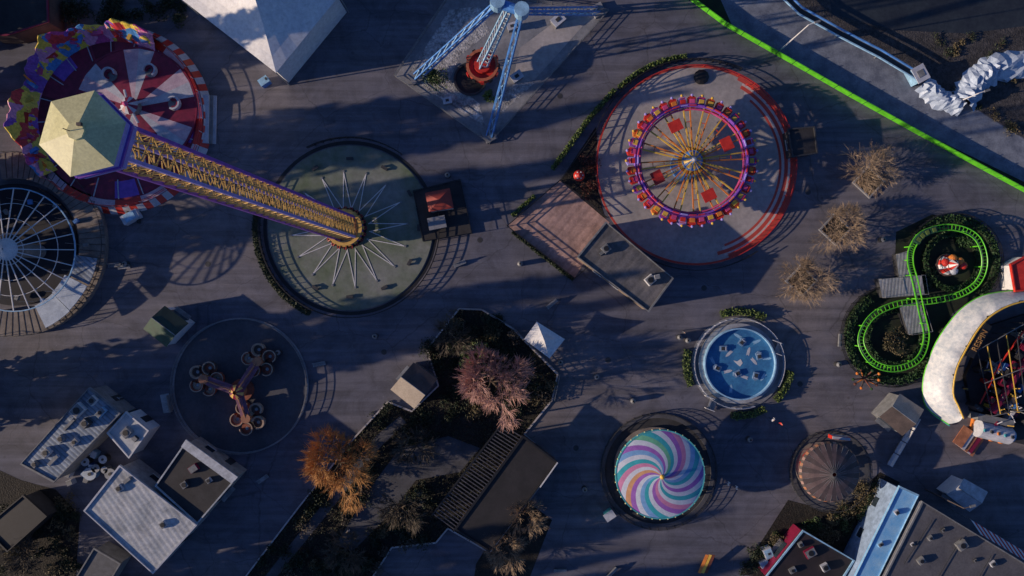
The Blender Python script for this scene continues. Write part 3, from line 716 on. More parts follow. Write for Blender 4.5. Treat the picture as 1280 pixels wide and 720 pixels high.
for k,(dx,dy,mm) in enumerate(((-1,.3,RED),(1.1,.5,ORANGE),(.2,-.9,PW),(.1,.9,ORANGE),(1.6,-.1,RED))): m.ball((c[0]+dx,c[1]+dy,1.6),.65,mm,10,6,.8)
m.cone(c,.8,.05,2,3.1,[RED,WHITE],10); T.part('figure_top',m)
shrub('dry brown shrub inside a coaster loop',1118,425,22,1.2,DRYG,700)
shrub('dark green shrub inside a coaster loop',1165,345,15,.9,LEAFG,400); shrub('dark green shrub by coaster loop',1205,300,12,.8,LEAFG,300)
c=V(1083,474,1); T=Thing('twisted_ornament','reddish orange branching ornament beside the green coaster','ornament',(c[0],c[1],0)); m=MB()
for k in range(11):
    a=k*.62; e=(c[0]+1.8*math.cos(a)*(1+.25*(k%2)),c[1]+1.4*math.sin(a),.6+.5*(k%3)); m.tube((c[0],c[1],.3),e,.14,[ORANGE,BROWN,REDL][k%3],6,.08); m.ball(e,.24,[REDL,ORANGE,LEAFG][k%3],6,4)
T.part('branch',m); 
# ================= white shell ride
c=V(1235,460); T=Thing('white_shell_ride','dark ride with sweeping sunlit white shell canopy and lettering','amusement ride',(c[0],c[1],0))
def smooth_px(P,k=4):
    out=[]
    for i in range(len(P)-1):
        p=[Vector(P[min(max(i+j,0),len(P)-1)]) for j in(-1,0,1,2)]
        for s in range(k):
            t=s/k; q=.5*((2*p[1])+(-p[0]+p[2])*t+(2*p[0]-5*p[1]+4*p[2]-p[3])*t*t+(-p[0]+3*p[1]-3*p[2]+p[3])*t**3); out.append((q.x,q.y))
    out.append(P[-1]); return out
o=smooth_px([(1300,360),(1262,364),(1228,370),(1200,388),(1175,420),(1162,448),(1154,478),(1158,508),(1186,530)])
i_=smooth_px([(1300,372),(1266,379),(1240,392),(1222,410),(1204,440),(1194,462),(1190,490),(1197,508),(1203,522)])
m=MB(); vs=[];fs=[]; K=6
for a,b in zip(o,i_):
    A=Vector(V(a[0],a[1],2.2));B=Vector(V(b[0],b[1],5.0+rnd.uniform(-.25,.25)))
    for k in range(K+1): t=k/K; p=A.lerp(B,t); p.z+=.7*math.sin(pi*t); vs.append(p)
for i in range(len(o)-1):
    for k in range(K): q=i*(K+1)+k; fs.append([q,q+K+1,q+K+2,q+1])
SHW=mat('weathered_shell_white',(.80,.80,.78),(.42,.48,.54),.5,1.6,sharp=.7)
m.add(vs,fs,SHW); so=T.part('shell_canopy',m,smooth=True)
m=MB(); m.path([V(a[0],a[1],2.1) for a in o],.14,GREEN,6); T.part('green_edge',m,so); m=MB(); m.path([V(a[0]+1,a[1]+2,.3) for a in o],.12,TEAL,6); T.part('teal_base_edge',m,so)
m=MB(); m.path([V(a[0]+1.5,a[1]+1,5.2) for a in i_],.12,YEL,6)
for a in i_[::3]: p=V(a[0],a[1],5.0); m.tube((p[0],p[1],0),p,.12,BLACK,5)
T.part('canopy_frame',m,so)
dk=[(1212,520),(1203,470),(1230,408),(1300,385),(1300,560),(1235,545)]
m=MB(); m.prism([G(*p)[:2] for p in dk],0,.8,BLACK,MEMB2); T.part('deck',m)
rg=random.Random(5)
for k in range(70):
    x=rg.uniform(1206,1292);y=rg.uniform(396,532)
    if y<478-(x-1205)*1.0: continue
    cc_=V(x,y,1.5); m=MB(); mm=rg.choice([DARK,PW,RED,GREY,YEL,MAROON,BLUE,DARK,DARK,BLACK,BLACK,BROWN]); hh=rg.uniform(.6,2.2)
    m.box((cc_[0],cc_[1],.8+hh/2),(rg.uniform(.4,2.0),rg.uniform(.25,.7),hh),mm,rg.choice([.95,-.6])); m.tube((cc_[0],cc_[1],.8+hh),(cc_[0]+rg.uniform(-1,1),cc_[1]+rg.uniform(-1,1),.9+hh+.4),.07,rg.choice([PW,YEL,GREY]),5); T.part('machinery_unit',m)
m=MB()
for k in range(6):
    t=k/5; a=V(1222+t*60,438-t*34,3.8); b=V(1240+t*54,520-t*10,3.8)
    m.tube(a,b,.07,YEL if k%2 else DARK,4); m.tube(a,(a[0],a[1],.8),.08,DARK,4); m.tube(b,(b[0],b[1],.8),.08,DARK,4)
for t in(.0,.5,1): m.tube(V(1222+18*t,438+82*t,3.9),V(1282+12*t,404+106*t,3.9),.07,GREY,4)
T.part('truss',m)
m=MB(); m.path([V(1240,515,2.6),V(1285,445,2.6)],.6,MAROON,6); T.part('red_rail',m)
m=MB(); m.path([V(1225,505,3.0),V(1250,455,3.2),V(1290,400,3.2)],.12,RED,5); T.part('red_rail',m)
for k in range(7):
    p=V(1238+7*k,500-11*k,2.9); m=MB(); m.box((p[0],p[1],2.9),(.9,.7,.8),DARK if k%2 else MAROON,.95); m.box((p[0],p[1],3.4),(.5,.5,.2),BLACK,.95); T.part('car',m)
sa=V(1213,444,5.6);sb=V(1235,406,5.6); d=Vector(sb)-Vector(sa); an=math.atan2(d.y,d.x)
mx2=((sa[0]+sb[0])/2+.1,(sa[1]+sb[1])/2-.1); m=MB(); m.box((mx2[0],mx2[1],5.5),(d.length+.3,1.0,.12),BLACK,an); si=T.part('sign_board',m)
cu=bpy.data.curves.new('sign_text','FONT'); cu.body='RESPIN'; cu.size=1.1; cu.extrude=.05; cu.align_x='CENTER'; cu.align_y='CENTER'
to=bpy.data.objects.new('tmp',cu); COL.objects.link(to); bpy.context.view_layer.update()
me=bpy.data.meshes.new_from_object(to.evaluated_get(bpy.context.evaluated_depsgraph_get())); bpy.data.objects.remove(to)
me.materials.clear(); me.materials.append(mat('sign_amber',(.62,.36,.12),(.25,.13,.05),.4,1.5,sharp=.7))
T.inst('lettering',me,(mx2[0],mx2[1],5.62),an)
c=V(1243,541,2); T=Thing('white_generator_tank','white cylindrical tank unit with orange frame beside ride','tank',(c[0],c[1],0)); m=MB(); m.tube((c[0]-2.2,c[1]+.6,1.6),(c[0]+2.4,c[1]-.5,1.6),1.3,PW,20); m.tube((c[0]+2.4,c[1]-.5,1.6),(c[0]+2.9,c[1]-.62,1.6),.9,LBLUE,16); m.box((c[0],c[1]+1.9,1.2),(5.4,1.0,2.4),GREY,-.2)
for k in range(5): m.tube((c[0]-2+k,c[1]+.55-.25*k,2.85),(c[0]-1.95+k,c[1]+.55-.25*k,3.05),.25,[TEAL,DARK,ORANGE][k%3],8)
T.part('tank',m)
for k in range(4): m=MB(); m.box((c[0]-2.2+k*1.5,c[1]+.6-.36*k,.3),(.3,3,.6),ORANGE,-.2); T.part('frame',m)
m=MB(); c=G(1207,550); 
for k in range(5): m.box((c[0]+k*.5-1,c[1]-k*.35+.7,.9-.15*k),(1.6,3.0,.12),PW if k%2 else mat('dusty_orange2',(.5,.2,.1)),-.6)
m.box((c[0],c[1],.3),(3,2.6,.6),MAROON,-.6); solo('striped_entrance_steps','orange and white entrance steps at the shell ride','steps',m,(c[0],c[1],0))
building('red_stall','small red roofed stall behind the green coaster',[(1262,330),(1285,318),(1292,362),(1268,365)],3,WHITE,RED,'stall',edge=RED)
hedge('dark green hedge between coaster and shell ride',[G(*p)[:2] for p in[(1240,385),(1200,395),(1175,418)]],1.3,.9,LEAFG,dens=70,sz=.2)
# ================= blue round ride
pc3=G(922,454); m=MB(); m.disc(pc3,58*S,0,.12,CONCD,64,CONC); structure('blue_ride_pavement',m)
T=Thing('blue_bumper_deck_ride','round blue turntable ride with small pale cars','amusement ride',(pc3[0],pc3[1],0)); m=MB()
DBL=mat('deck_blue',(.035,.14,.34),(.06,.24,.46),.4,.5); m.disc(pc3,43*S,.12,.8,BLUE,64,DBL); T.part('deck',m)
m=MB(); m.ring(pc3,44.6*S,50*S,.12,.5,GREY,64,top=mat('grey_surround',(.38,.41,.46),(.26,.28,.33),.6,.8)); T.part('walkway',m)
m=MB(); m.ring(pc3,43*S,44.5*S,.12,1.4,LBLUE,64); T.part('rim',m)
for k in range(11):
    m=MB(); a=k*.7+.2; r=(18 if k%2 else 34)*S; x,y=pc3[0]+r*math.cos(a),pc3[1]+r*math.sin(a); rr_=k*1.3
    pl=[]
    for t in [2*pi*q/14 for q in range(14)]:
        u,w=.6*math.cos(t)*(1+.4*math.cos(3*t)),.3*math.sin(t)*(1+.3*math.cos(2*t)); u,w=rot2(u,w,rr_); pl.append((x+u,y+w))
    m.prism(pl,.802+.002*(k%4),.815+.002*(k%4),PW if k%2 else LBLUE); T.part('painted_fish_shape',m)
m=MB(); m.prism([(pc3[0]-.9,pc3[1]+.5),(pc3[0]-.3,pc3[1]-.1),(pc3[0]+.1,pc3[1]-.4),(pc3[0]+.5,pc3[1]+.1),(pc3[0]+.2,pc3[1]+.7),(pc3[0]-.3,pc3[1]+.35)],.803,.83,WHITE)
T.part('painted_emblem',m)
cm=MB(); cm.prism([(-.55,-.4),(.45,-.45),(.7,0),(.45,.45),(-.55,.4)],.05,.3,mat('pale_car',(.22,.36,.55),(.12,.22,.38))); cm.box((-.1,0,.33),(.5,.5,.06),DARK); cm.box((.3,0,.36),(.1,.5,.14),PW); cme=cm.mesh('ride_car')
for i,(dx,dy) in enumerate(((-20,-19),(3,-27),(24,-10),(-28,5),(-3,12),(20,15))): T.inst('ride_car',cme,(pc3[0]+dx*S,pc3[1]-dy*S,.8),i*.9)
rail_ring('white railing around the round blue ride',922,454,56,1.1,40,PW,a0=ar(-30),a1=ar(290))
for x,y,a in((972,434,-.35),(889,503,-.35)):
    m=MB(); c=G(x,y)
    for k in range(4): m.box((c[0]+k*.28-.4,c[1]-.1*k,.7-.15*k),(.28,1.9,.1),STEEL,a)
    m.box((c[0]-.5,c[1]+.9,.9),(1.4,.08,.9),WHITE,a); m.box((c[0]-.5,c[1]-.9,.9),(1.4,.08,.9),WHITE,a)
    solo('ramp_steps','pale metal access steps at the blue ride edge','steps',m,(c[0],c[1],0),'access steps')
for a0,a1 in((60,110),(165,205),(262,300),(315,352)):
    hedge('curved clipped yellow green hedge around the blue ride',arc(922,454,65,ar(a0),ar(a1),8),1.2,1.0,group='curved hedges around the blue ride')
# ================= swirl carousel
pc4=G(822,588); m=MB(); m.disc(pc4,70*S,0,.12,DARK,64,mat('carousel_pad',(.05,.052,.06),(.03,.031,.037),.8,.5)); m.ring(pc4,66*S,71*S,.12,.3,CONCD,64); structure('carousel_pavement',m)
c=V(826,594,5); T=Thing('carousel','carousel with purple teal and white pinwheel canopy','carousel',(c[0],c[1],0)); R_=55*S*(1-5/H)
m=MB(); s1=mat('swirl_purple',(.34,.14,.50),(.28,.11,.42),.45);s2=mat('swirl_white',(.60,.65,.76),(.5,.55,.67),.45);s3=mat('swirl_teal',(.05,.40,.48),(.04,.32,.4),.45);s4=mat('swirl_pink',(.60,.24,.42),(.5,.2,.36),.45);s5=mat('swirl_blue',(.20,.40,.70),(.16,.32,.6),.45);s6=mat('swirl_orange',(.62,.34,.18),(.52,.28,.15),.45);s7=mat('swirl_green',(.16,.46,.30),(.13,.38,.25),.45)
SW=[]
for q in(s1,s2,s3,s5,s2,s4,s1,s2,s3,s7,s2,s1,s5,s2,s3,s4,s2,s6,s1,s2,s5,s3,s2,s1,s4,s2,s3,s2): SW+=[q]*3
m.cone(c,R_,.25,4.6,5.9,SW,84,twist=-1.6,rings=20,power=.85); co=T.part('canopy',m)
m=MB(); m.ring(c,R_-.02,R_+.14,4.1,4.66,mat('rim_teal',(.1,.5,.55)),72); T.part('canopy_rim',m,co)
m=MB(); 
for k in range(36): a=2*pi*k/36; m.ball((c[0]+(R_+.18)*math.cos(a),c[1]+(R_+.18)*math.sin(a),4.55),.12,CREAM,6,4)
T.part('canopy_bulbs',m,co,stuff=True)
m=MB(); m.ball((c[0],c[1],6.0),.35,YEL,10,6); T.part('finial',m,co)
m=MB(); m.disc(c,R_-.3,.12,.6,WOOD,48); T.part('deck',m)
m=MB(); m.disc(c,1.2,.6,4.6,CREAM,16); T.part('centre_column',m)
hm=MB(); hm.tube((0,0,.6),(0,0,4.5),.04,YEL,5); hm.ball((0,0,1.6),.4,WHITE,8,5,.7); hm.tube((0,.25,1.7),(0,.6,2.3),.14,WHITE,6,.1); hm.box((0,.75,2.3),(.14,.4,.18),WHITE); 
for dx in(-.15,.15):
    for dy in(-.3,.3): hm.tube((dx,dy,1.5),(dx,dy*1.5,.95),.06,WHITE,5)
hme=hm.mesh('carousel_horse')
for k in range(14): a=2*pi*k/14; T.inst('carousel_horse',hme,(c[0]+(R_-1.1)*math.cos(a),c[1]+(R_-1.1)*math.sin(a),0),a)
rail_ring('dark railing circling the carousel pad',822,588,72,1.1,44,DARK)
m=MB(); q=G(760,640); m.box((q[0],q[1],.9),(1.3,.9,1.8),TEAL,.6); m.box((q[0],q[1],1.84),(1.6,1.2,.08),PW,.6); m.box((q[0]-.4,q[1]-.3,1.2),(.5,.1,.6),BLACK,.6); solo('operator_stand','small teal operator stand beside the carousel','stand',m,(q[0],q[1],0))
# ================= small brown carousel
pc5=G(1036,588); m=MB(); m.disc(pc5,50*S,0,.1,CONCD,48); structure('small_ride_pavement',m)
c=V(1039,591,4); R_=35*S; T=Thing('small_round_canopy_ride','small round ride with pinkish brown ribbed canopy','carousel',(c[0],c[1],0))
m=MB(); m.cone(c,R_,.25,3.8,5.0,[mat('pink_brown_canvas',(.15,.105,.105),(.10,.07,.072),.7,.8),mat('dark_brown_canvas',(.085,.062,.064),(.055,.042,.045),.7,.8)],28,rings=3,power=.8); co=T.part('canopy',m)
for k in range(28):
    a=2*pi*k/28; m=MB(); m.tube((c[0]+R_*math.cos(a),c[1]+R_*math.sin(a),3.85),(c[0]+.3*math.cos(a),c[1]+.3*math.sin(a),5.05),.025,GREY,4); T.part('canopy_rib',m,co)
m=MB(); m.cone(c,R_+.22,R_-.02,3.45,3.82,[BROWN,mat('rim_pink',(.42,.26,.22)),BROWN,mat('rim_orange',(.45,.2,.1))],60); T.part('canopy_rim',m,co)
m=MB(); m.disc(c,R_-.5,.1,.5,WOOD,32); m.disc(c,.6,.5,4.5,RED,12); T.part('deck',m)
vm=MB(); vm.prism([(-.8,-.4),(.7,-.4),(1,0),(.7,.4),(-.8,.4)],.5,1.1,RED); vm.box((-.1,0,1.2),(.5,.6,.3),YEL); vme=vm.mesh('ride_vehicle')
for k in range(8): a=2*pi*k/8; T.inst('ride_vehicle',vme,(c[0]+(R_-1.5)*math.cos(a),c[1]+(R_-1.5)*math.sin(a),0),a+pi/2)
rail_ring('dark railing circling the small canopy ride',1036,588,50,1.1,36,DARK)
m=MB(); q=G(1043,544); m.box((q[0],q[1],1.6),(2.8,.5,1.2),RED,-.1); m.box((q[0],q[1],1.6),(2.4,.56,.8),WHITE,-.1); m.tube((q[0]-1,q[1],0),(q[0]-1,q[1],1),.08,STEEL); m.tube((q[0]+1,q[1],0),(q[0]+1,q[1],1),.08,STEEL); m.box((q[0],q[1],2.28),(2.6,.4,.12),PW,-.1); solo('ride_sign','red and white ride sign on two posts','sign',m,(q[0],q[1],0))
# ================= stalls
gable('beige_stall','small stall with beige and brown gabled roof',[(1099,521),(1125,492),(1155,512),(1128,545)],3,3.8,GREY,BEIGE,BROWN,spec=[(3,.5,'counter')])
for k in range(4):
    m=MB(); q=G(1114+9*k,574-15*k); m.box((q[0],q[1],.55),(1.95,.9,.1),PW,1.05); m.box((q[0],q[1],.25),(1.5,.6,.5),GREY,1.05); m.box((q[0],q[1],.9),(1.9,.08,.6),WHITE,1.05); solo('white_display_bench','white display bench beside the beige stall','bench',m,(q[0],q[1],0),'white display benches in a row')
gable('white_booth','small white booth with pale gabled roof',[(1183,618),(1205,598),(1235,615),(1212,640)],3,3.7,WHITE,mat('pale_roof',(.5,.55,.62)),MC['pale_roof'],spec=[(3,.5,'counter')])
# ================= bottom right buildings
T,ro,P=building('large_grey_building','large building with dark grey gravel roof and pipes',[(1092,745),(1152,626),(1300,716),(1300,800)],6,mat('pale_wall',(.3,.3,.32)),GRAVEL,'building',edge=GREY,spec=[(0,.3,'window'),(0,.6,'window')])
for k in range(3): m=MB(); m.tube(V(1165+37*k,650+22*k,6.2),V(1130+37*k,705+26*k,6.2),.05,DARK,4); T.part('roof_pipe',m,ro)
for x,y,s,mm in((1200,680,1.4,GREY),(1150,700,1,GREY),(1240,704,.8,PW),(1178,662,.6,DARK),(1162,672,.7,STEEL),(1218,700,.5,DARK),(1140,680,.5,PW)): vent(T,ro,x,y,6,s,s*.8,s*.5,mm)
T,ro,P=building('blue_building','narrow building with bright blue roof',[(1056,745),(1124,607),(1148,618),(1086,745)],5.2,mat('dull_blue_wall',(.3,.42,.6)),mat('sky_blue_roof',(.12,.42,.82),(.34,.60,.86),.4,.9,sharp=.9),'building',edge=LBLUE,spec=[(0,.2,'door'),(0,.5,'window'),(0,.8,'window')])  # wall is one even dull blue, roof a brighter blue
vent(T,ro,1120,640,5.2,.6,.6,.4,PW); vent(T,ro,1100,680,5.2,.8,.5,.3,LBLUE)
T,ro,P=building('dark_roof_stall','dark roofed food stall with pale blue trim',[(955,722),(1003,662),(1068,700),(1040,745)],3.6,MAROON,mat('red_black_roof',(.03,.02,.024),(.018,.014,.016),.7,.6),'building',edge=LBLUE,spec=[(0,.5,'counter')])
vent(T,ro,1012,690,3.6,1.6,1.2,.5,MAROON,.5); vent(T,ro,1030,708,3.6,1,1,.6,PW,.5); vent(T,ro,990,712,3.6,1,.7,.4,STEEL,.5); vent(T,ro,1000,680,3.6,.7,.7,.4,GREY,.5)
c=V(1256,684,5.6); T=Thing('striped_awning','red and white striped awning','awning',(c[0],c[1],0)); a=Vector(V(1226,668,5.6));b=Vector(V(1300,712,5.6)); u=Vector((.9,-1.6,0)).normalized()*2.2; m=MB()
for k in range(20):
    p=a.lerp(b,k/20);q=a.lerp(b,(k+1)/20); dz=Vector((0,0,-.5)); m.add([p,q,q-u+dz,p-u+dz],[[0,1,2,3]],RED if k%2 else WHITE)
T.part('canvas',m)
for k in(0,.5,1): m=MB(); p=a.lerp(b,k)-u; m.tube((p.x,p.y,0),(p.x,p.y,5.1),.06,STEEL); T.part('pole',m)
c=G(882,706); T=Thing('orange_sign_stand','small orange and yellow leaning sign stand','sign',(c[0],c[1],0))
m=MB()
for k,mm in enumerate((ORANGE,YEL,REDL)):
    m.add([V(872+4*k,716,.4),V(876+4*k,717,.4),V(886+4*k,694,1.4),V(882+4*k,693,1.4)],[[0,1,2,3]],mm)
T.part('board',m); m=MB(); m.box((c[0],c[1],.15),(1.2,1.8,.3),GREY,-.5); T.part('base',m)
sheet('planting_bed_ground',[(925,718),(985,625),(1045,640),(1100,590),(1125,603),(1050,700),(1003,660),(955,722)],.016,SOIL)
for i in range(50):
    t=rnd.random(); x=940+t*165+rnd.uniform(-14,14);y=(702-t*78 if t<.5 else 663-(t-.5)*100)+rnd.uniform(-16,16)
    shrub('dry winter shrub in planting bed',x,y,rnd.uniform(8,15),rnd.uniform(.7,1.6),[DRYG,LEAFD,LEAF,DRYG][i%4],260,'shrub',.16,'shrubs in planting beds')
# ================= garden
isl=[(574,386),(602,387),(640,410),(697,468),(690,500),(655,543),(697,578),(612,690),(560,660),(545,678),(490,684),(460,730),(300,730),(375,632),(445,545),(485,502),(515,514),(548,482),(534,436)]
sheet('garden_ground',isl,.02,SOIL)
k=MB(); P=[G(*p)[:2] for p in isl]
for i in range(len(P)):
    a=P[i];b=P[(i+1)%len(P)]; d=math.hypot(b[0]-a[0],b[1]-a[1]); k.box(((a[0]+b[0])/2,(a[1]+b[1])/2,.12+.002*(i%2)),(d,.22,.2),PWH,math.atan2(b[1]-a[1],b[0]-a[0]))
structure('garden_kerb_pavement',k)
PTH=mat('garden_path_mat',(.10,.104,.125),(.06,.064,.078),.9,.5)
pA=[(470,600),(500,560),(560,545),(600,560),(575,590),(520,600),(490,640),(440,690),(420,680)]
pB=[(395,640),(470,545),(500,520),(508,528),(478,556),(405,648),(345,722),(330,722)]
sheet('garden_path',pA,.03,PTH); sheet('garden_path',pB,.034,PTH)
fence('low steel fence along the garden edge',[(P[i][0]+.3,P[i][1]) for i in (0,1,2,3,4)],1.1,GREY,rr=.04)
def inpoly(x,y,poly):
    r=False;n=len(poly);j=n-1
    for i in range(n):
        xi,yi=poly[i];xj,yj=poly[j]
        if (yi>y)!=(yj>y) and x<(xj-xi)*(y-yi)/(yj-yi)+xi: r=not r
        j=i
    return r
def free(x,y): return inpoly(x,y,isl) and not inpoly(x,y,pA) and not inpoly(x,y,pB)
vs=[];fs=[];gm=MB()
while len(fs)<14000:
    x=rnd.uniform(300,695);y=rnd.uniform(386,730)
    if free(x,y): c=G(x,y,rnd.uniform(.06,.35)); card(vs,fs,Vector(c),rnd.uniform(.08,.2))
gm.add(vs,fs,mat('ground_cover_leaf',(.05,.055,.025),(.02,.024,.014),.8,.5,sharp=.7)); go=bpy.data.objects.new('ground_cover',gm.mesh('ground_cover')); COL.objects.link(go); go['kind']='stuff'; go['label']='dark low leafy ground cover in the garden'; go['category']='plants'
cnt=0
while cnt<130:
    x=rnd.uniform(310,695);y=rnd.uniform(390,720)
    if not free(x,y) or (x>540 and y>525): continue
    cnt+=1
    shrub('low winter shrub in the dark garden bed',x,y,rnd.uniform(7,17),rnd.uniform(.4,1.7),rnd.choice([LEAFD,LEAFD,DRYG,LEAFD,TWD,LEAFD]),240,'shrub',.17,'shrubs in the garden bed')
shrub('yellow green leafy bush beneath the rose tree',588,448,26,3,LEAF,1500,sz=.2)
shrub('light green bush in the garden',600,438,13,3.2,LEAFL,500,sz=.2)
bare_tree('large bare tree with rosy grey twigs',613,482,52,9,TWP,seed=3,levels=4,tw=10,thick=.027)
bare_tree('bare orange brown tree with dense twigs',417,586,52,8.5,TWO,seed=3,levels=4,tw=10,thick=.027)
bare_tree('dark bare tree in garden',565,425,28,6,TWD,seed=8,levels=3,tw=9,thick=.03)
bare_tree('dark bare tree near the garden path',500,640,34,6,TWD,seed=9,levels=3,tw=9,thick=.03)
bare_tree('dark bare tree at garden edge',520,560,30,5,TWD,seed=11,levels=3,tw=9,thick=.03)
bare_tree('dark bare tree in the garden bed',430,690,30,5,TWD,seed=31,levels=3,tw=9,thick=.03)
bare_tree('pale bare twiggy tree beside dark roof',658,648,28,6,TWB,seed=12,levels=3,tw=14)
bare_tree('pale bare twiggy tree in small bed',632,690,32,6,TWB,seed=13,levels=3,tw=14)
bare_tree('small dry tree at the frame edge',22,700,30,5,TWD,seed=14,levels=3,tw=8,thick=.03)
sheet('small_planting_ground',[(595,705),(648,618),(690,650),(655,740),(590,740)],.017,SOIL)
# pergola
P=[V(x,y,3.6)[:2] for x,y in[(540,644),(628,529),(654,545),(567,664)]]
c=centroid(P); T=Thing('pergola','dark slatted timber pergola roof beside the garden','pergola',c); a=Vector((*P[0],3.5));b=Vector((*P[1],3.5));d_=Vector((*P[2],3.5));e=Vector((*P[3],3.5)); m=MB(); SL=mat('slat_dark',(.09,.09,.105),(.05,.05,.06))
for k in range(34):
    t=(k+.5)/34; m.tube(a.lerp(b,t),e.lerp(d_,t),.1,SL,4)
T.part('roof_slats',m,stuff=True)
for p,q in((a,b),(e,d_)): m=MB(); m.tube(p,q,.16,BLACK,4); T.part('beam',m)
for p in(a,b,d_,e,a.lerp(b,.5),e.lerp(d_,.5)): m=MB(); m.tube((p.x,p.y,0),p,.14,BLACK,6); T.part('post',m)
T,ro,P=building('dark_garden_building','low dark flat roofed building with pale edge trim',[(655,545),(697,577),(655,634),(612,690),(569,662)],3.4,BROWN,mat('black_roof',(.03,.028,.032),(.018,.018,.021),.8,.5),'building',edge=BLACK,spec=[(0,.5,'door'),(1,.4,'window')])
m=MB(); m.tube(V(697,578,3.6),V(675,609,3.6),.12,WHITE,4); T.part('edge_strip',m,ro)
gable('beige_kiosk','small kiosk with beige and dark brown roof by the garden',[(488,487),(517,453),(547,474),(518,511)],3,3.9,GREY,BROWN,BEIGE,'kiosk',spec=[(0,.5,'counter')])
P=[V(x,y,2.5) for x,y in[(655,424),(671,402),(706,424),(687,448)]]; c=centroid(P); T=Thing('white_pavilion_tent','small white pyramid roof canopy tent','tent',c); m=MB()
v=[(p[0],p[1],2.5) for p in P]+[(c[0],c[1],4.2)]
vs=[];fs=[]
for e in range(4):
    p=Vector(v[e]);q=Vector(v[(e+1)%4]);t=Vector(v[4]);o=len(vs)
    for j in range(7):
        u=j/6
        for k in(0,.5,1): w=p.lerp(q,k).lerp(t,u); w.z-=.35*math.sin(pi*u); vs.append(w)
    for j in range(6):
        for k in(0,1): fs.append([o+3*j+k,o+3*j+k+1,o+3*j+k+4,o+3*j+k+3])
m.add(vs,fs,CANVAS); T.part('roof',m)
for p in P: m=MB(); m.tube((p[0],p[1],0),p,.06,STEEL); T.part('pole',m)
m=MB(); m.box((c[0],c[1],.5),(2,1.4,1),WHITE,.6); T.part('counter',m)
# ================= spider ride
pc6=G(301,482); m=MB(); m.disc(pc6,83*S,0,.03,CONCD,72,mat('spider_pad',(.095,.098,.12),(.06,.064,.08),.85,.25,bmp=.2)); m.ring(pc6,83*S,85*S,0,.1,CONC,72); structure('spider_ride_pavement',m)
rail_ring('grey railing circling the three armed ride',301,482,84,1.1,48,GREY)
c=G(304,487); T=Thing('spinning_cup_ride','three armed spider ride with clusters of round tubs','amusement ride',(c[0],c[1],0))
AV=mat('arm_violet',(.26,.12,.20),(.16,.08,.13)); DO=mat('faded_orange',(.45,.2,.1),(.3,.13,.08)); RB=mat('red_brown',(.34,.10,.06),(.2,.06,.04)); TT=mat('tan_tub',(.48,.37,.28),(.32,.23,.17))
m=MB(); m.disc(c,1.7,.03,.7,RB,20); m.disc(c,.9,.7,2.6,DO,16); m.cone(c,1.1,.3,2.6,3.3,[MAROON,GOLD],12); T.part('hub',m)
tubs=[]
for cc_,s_ in((RB,TT),(BROWN,RB),(TT,BROWN),(RB,BEIGE)):
    q=MB(); q.ring((0,0),.72,.95,.5,1.35,cc_,16,-2.4,2.4); q.disc((0,0),.92,.4,.56,RB,16); q.ring((0,0),.3,.72,.58,.95,s_,14,-2.4,2.4); q.disc((0,0),.25,.57,.9,STEEL,10); q.ring((0,0),.86,1.0,1.35,1.42,TT,16,-2.4,2.4); tubs.append(q.mesh('tub'))
ei=0
for ex,ey in((262,472),(328,450),(314,520)):
    e=G(ex,ey); d=Vector((e[0]-c[0],e[1]-c[1],0)); a=math.atan2(d.y,d.x)
    m=MB(); m.tube((c[0],c[1],2.2),(e[0],e[1],1.9),.34,AV,8,.24); m.tube((c[0],c[1],2.9),(e[0],e[1],2.2),.1,DO,6); 
    m.box(((c[0]+e[0])/2,(c[1]+e[1])/2,2.0),(d.length*.8,1.3,.2),AV,a); m.box(((c[0]+e[0])/2,(c[1]+e[1])/2,2.2),(d.length*.6,.3,.2),RB,a); T.part('arm',m)
    m=MB(); m.disc(e,.7,.9,2.3,DO,12)
    for k in range(5):
        t=2*pi*k/5+ei*.4; m.tube((e[0],e[1],1.2),(e[0]+1.5*math.cos(t),e[1]+1.5*math.sin(t),.7),.18,RB,5)
    T.part('tub_spider',m)
    for k in range(5):
        t=2*pi*k/5+ei*.4; T.inst('tub',tubs[(k+ei)%4],(e[0]+1.65*math.cos(t),e[1]+1.65*math.sin(t),.15),t+1)
    ei+=1
gable('green_stall','small dark green roofed stall with white gable side',[(179,411),(206,382),(236,404),(208,434)],2.8,3.5,WHITE,mat('dark_green_roof',(.03,.06,.045)),DGREEN,spec=[(1,.5,'counter')])
m=MB(); c=G(211,503); m.box((c[0],c[1],.8),(1.3,2.8,.1),STEEL,.2); m.box((c[0],c[1],.4),(1.0,2.4,.7),GREY,.2); m.box((c[0]+.6,c[1],1.2),(.08,2.6,.8),GREY,.2); solo('ride_entry_gate','pale metal entry platform at the spider ride fence','gate',m,(c[0],c[1],0))
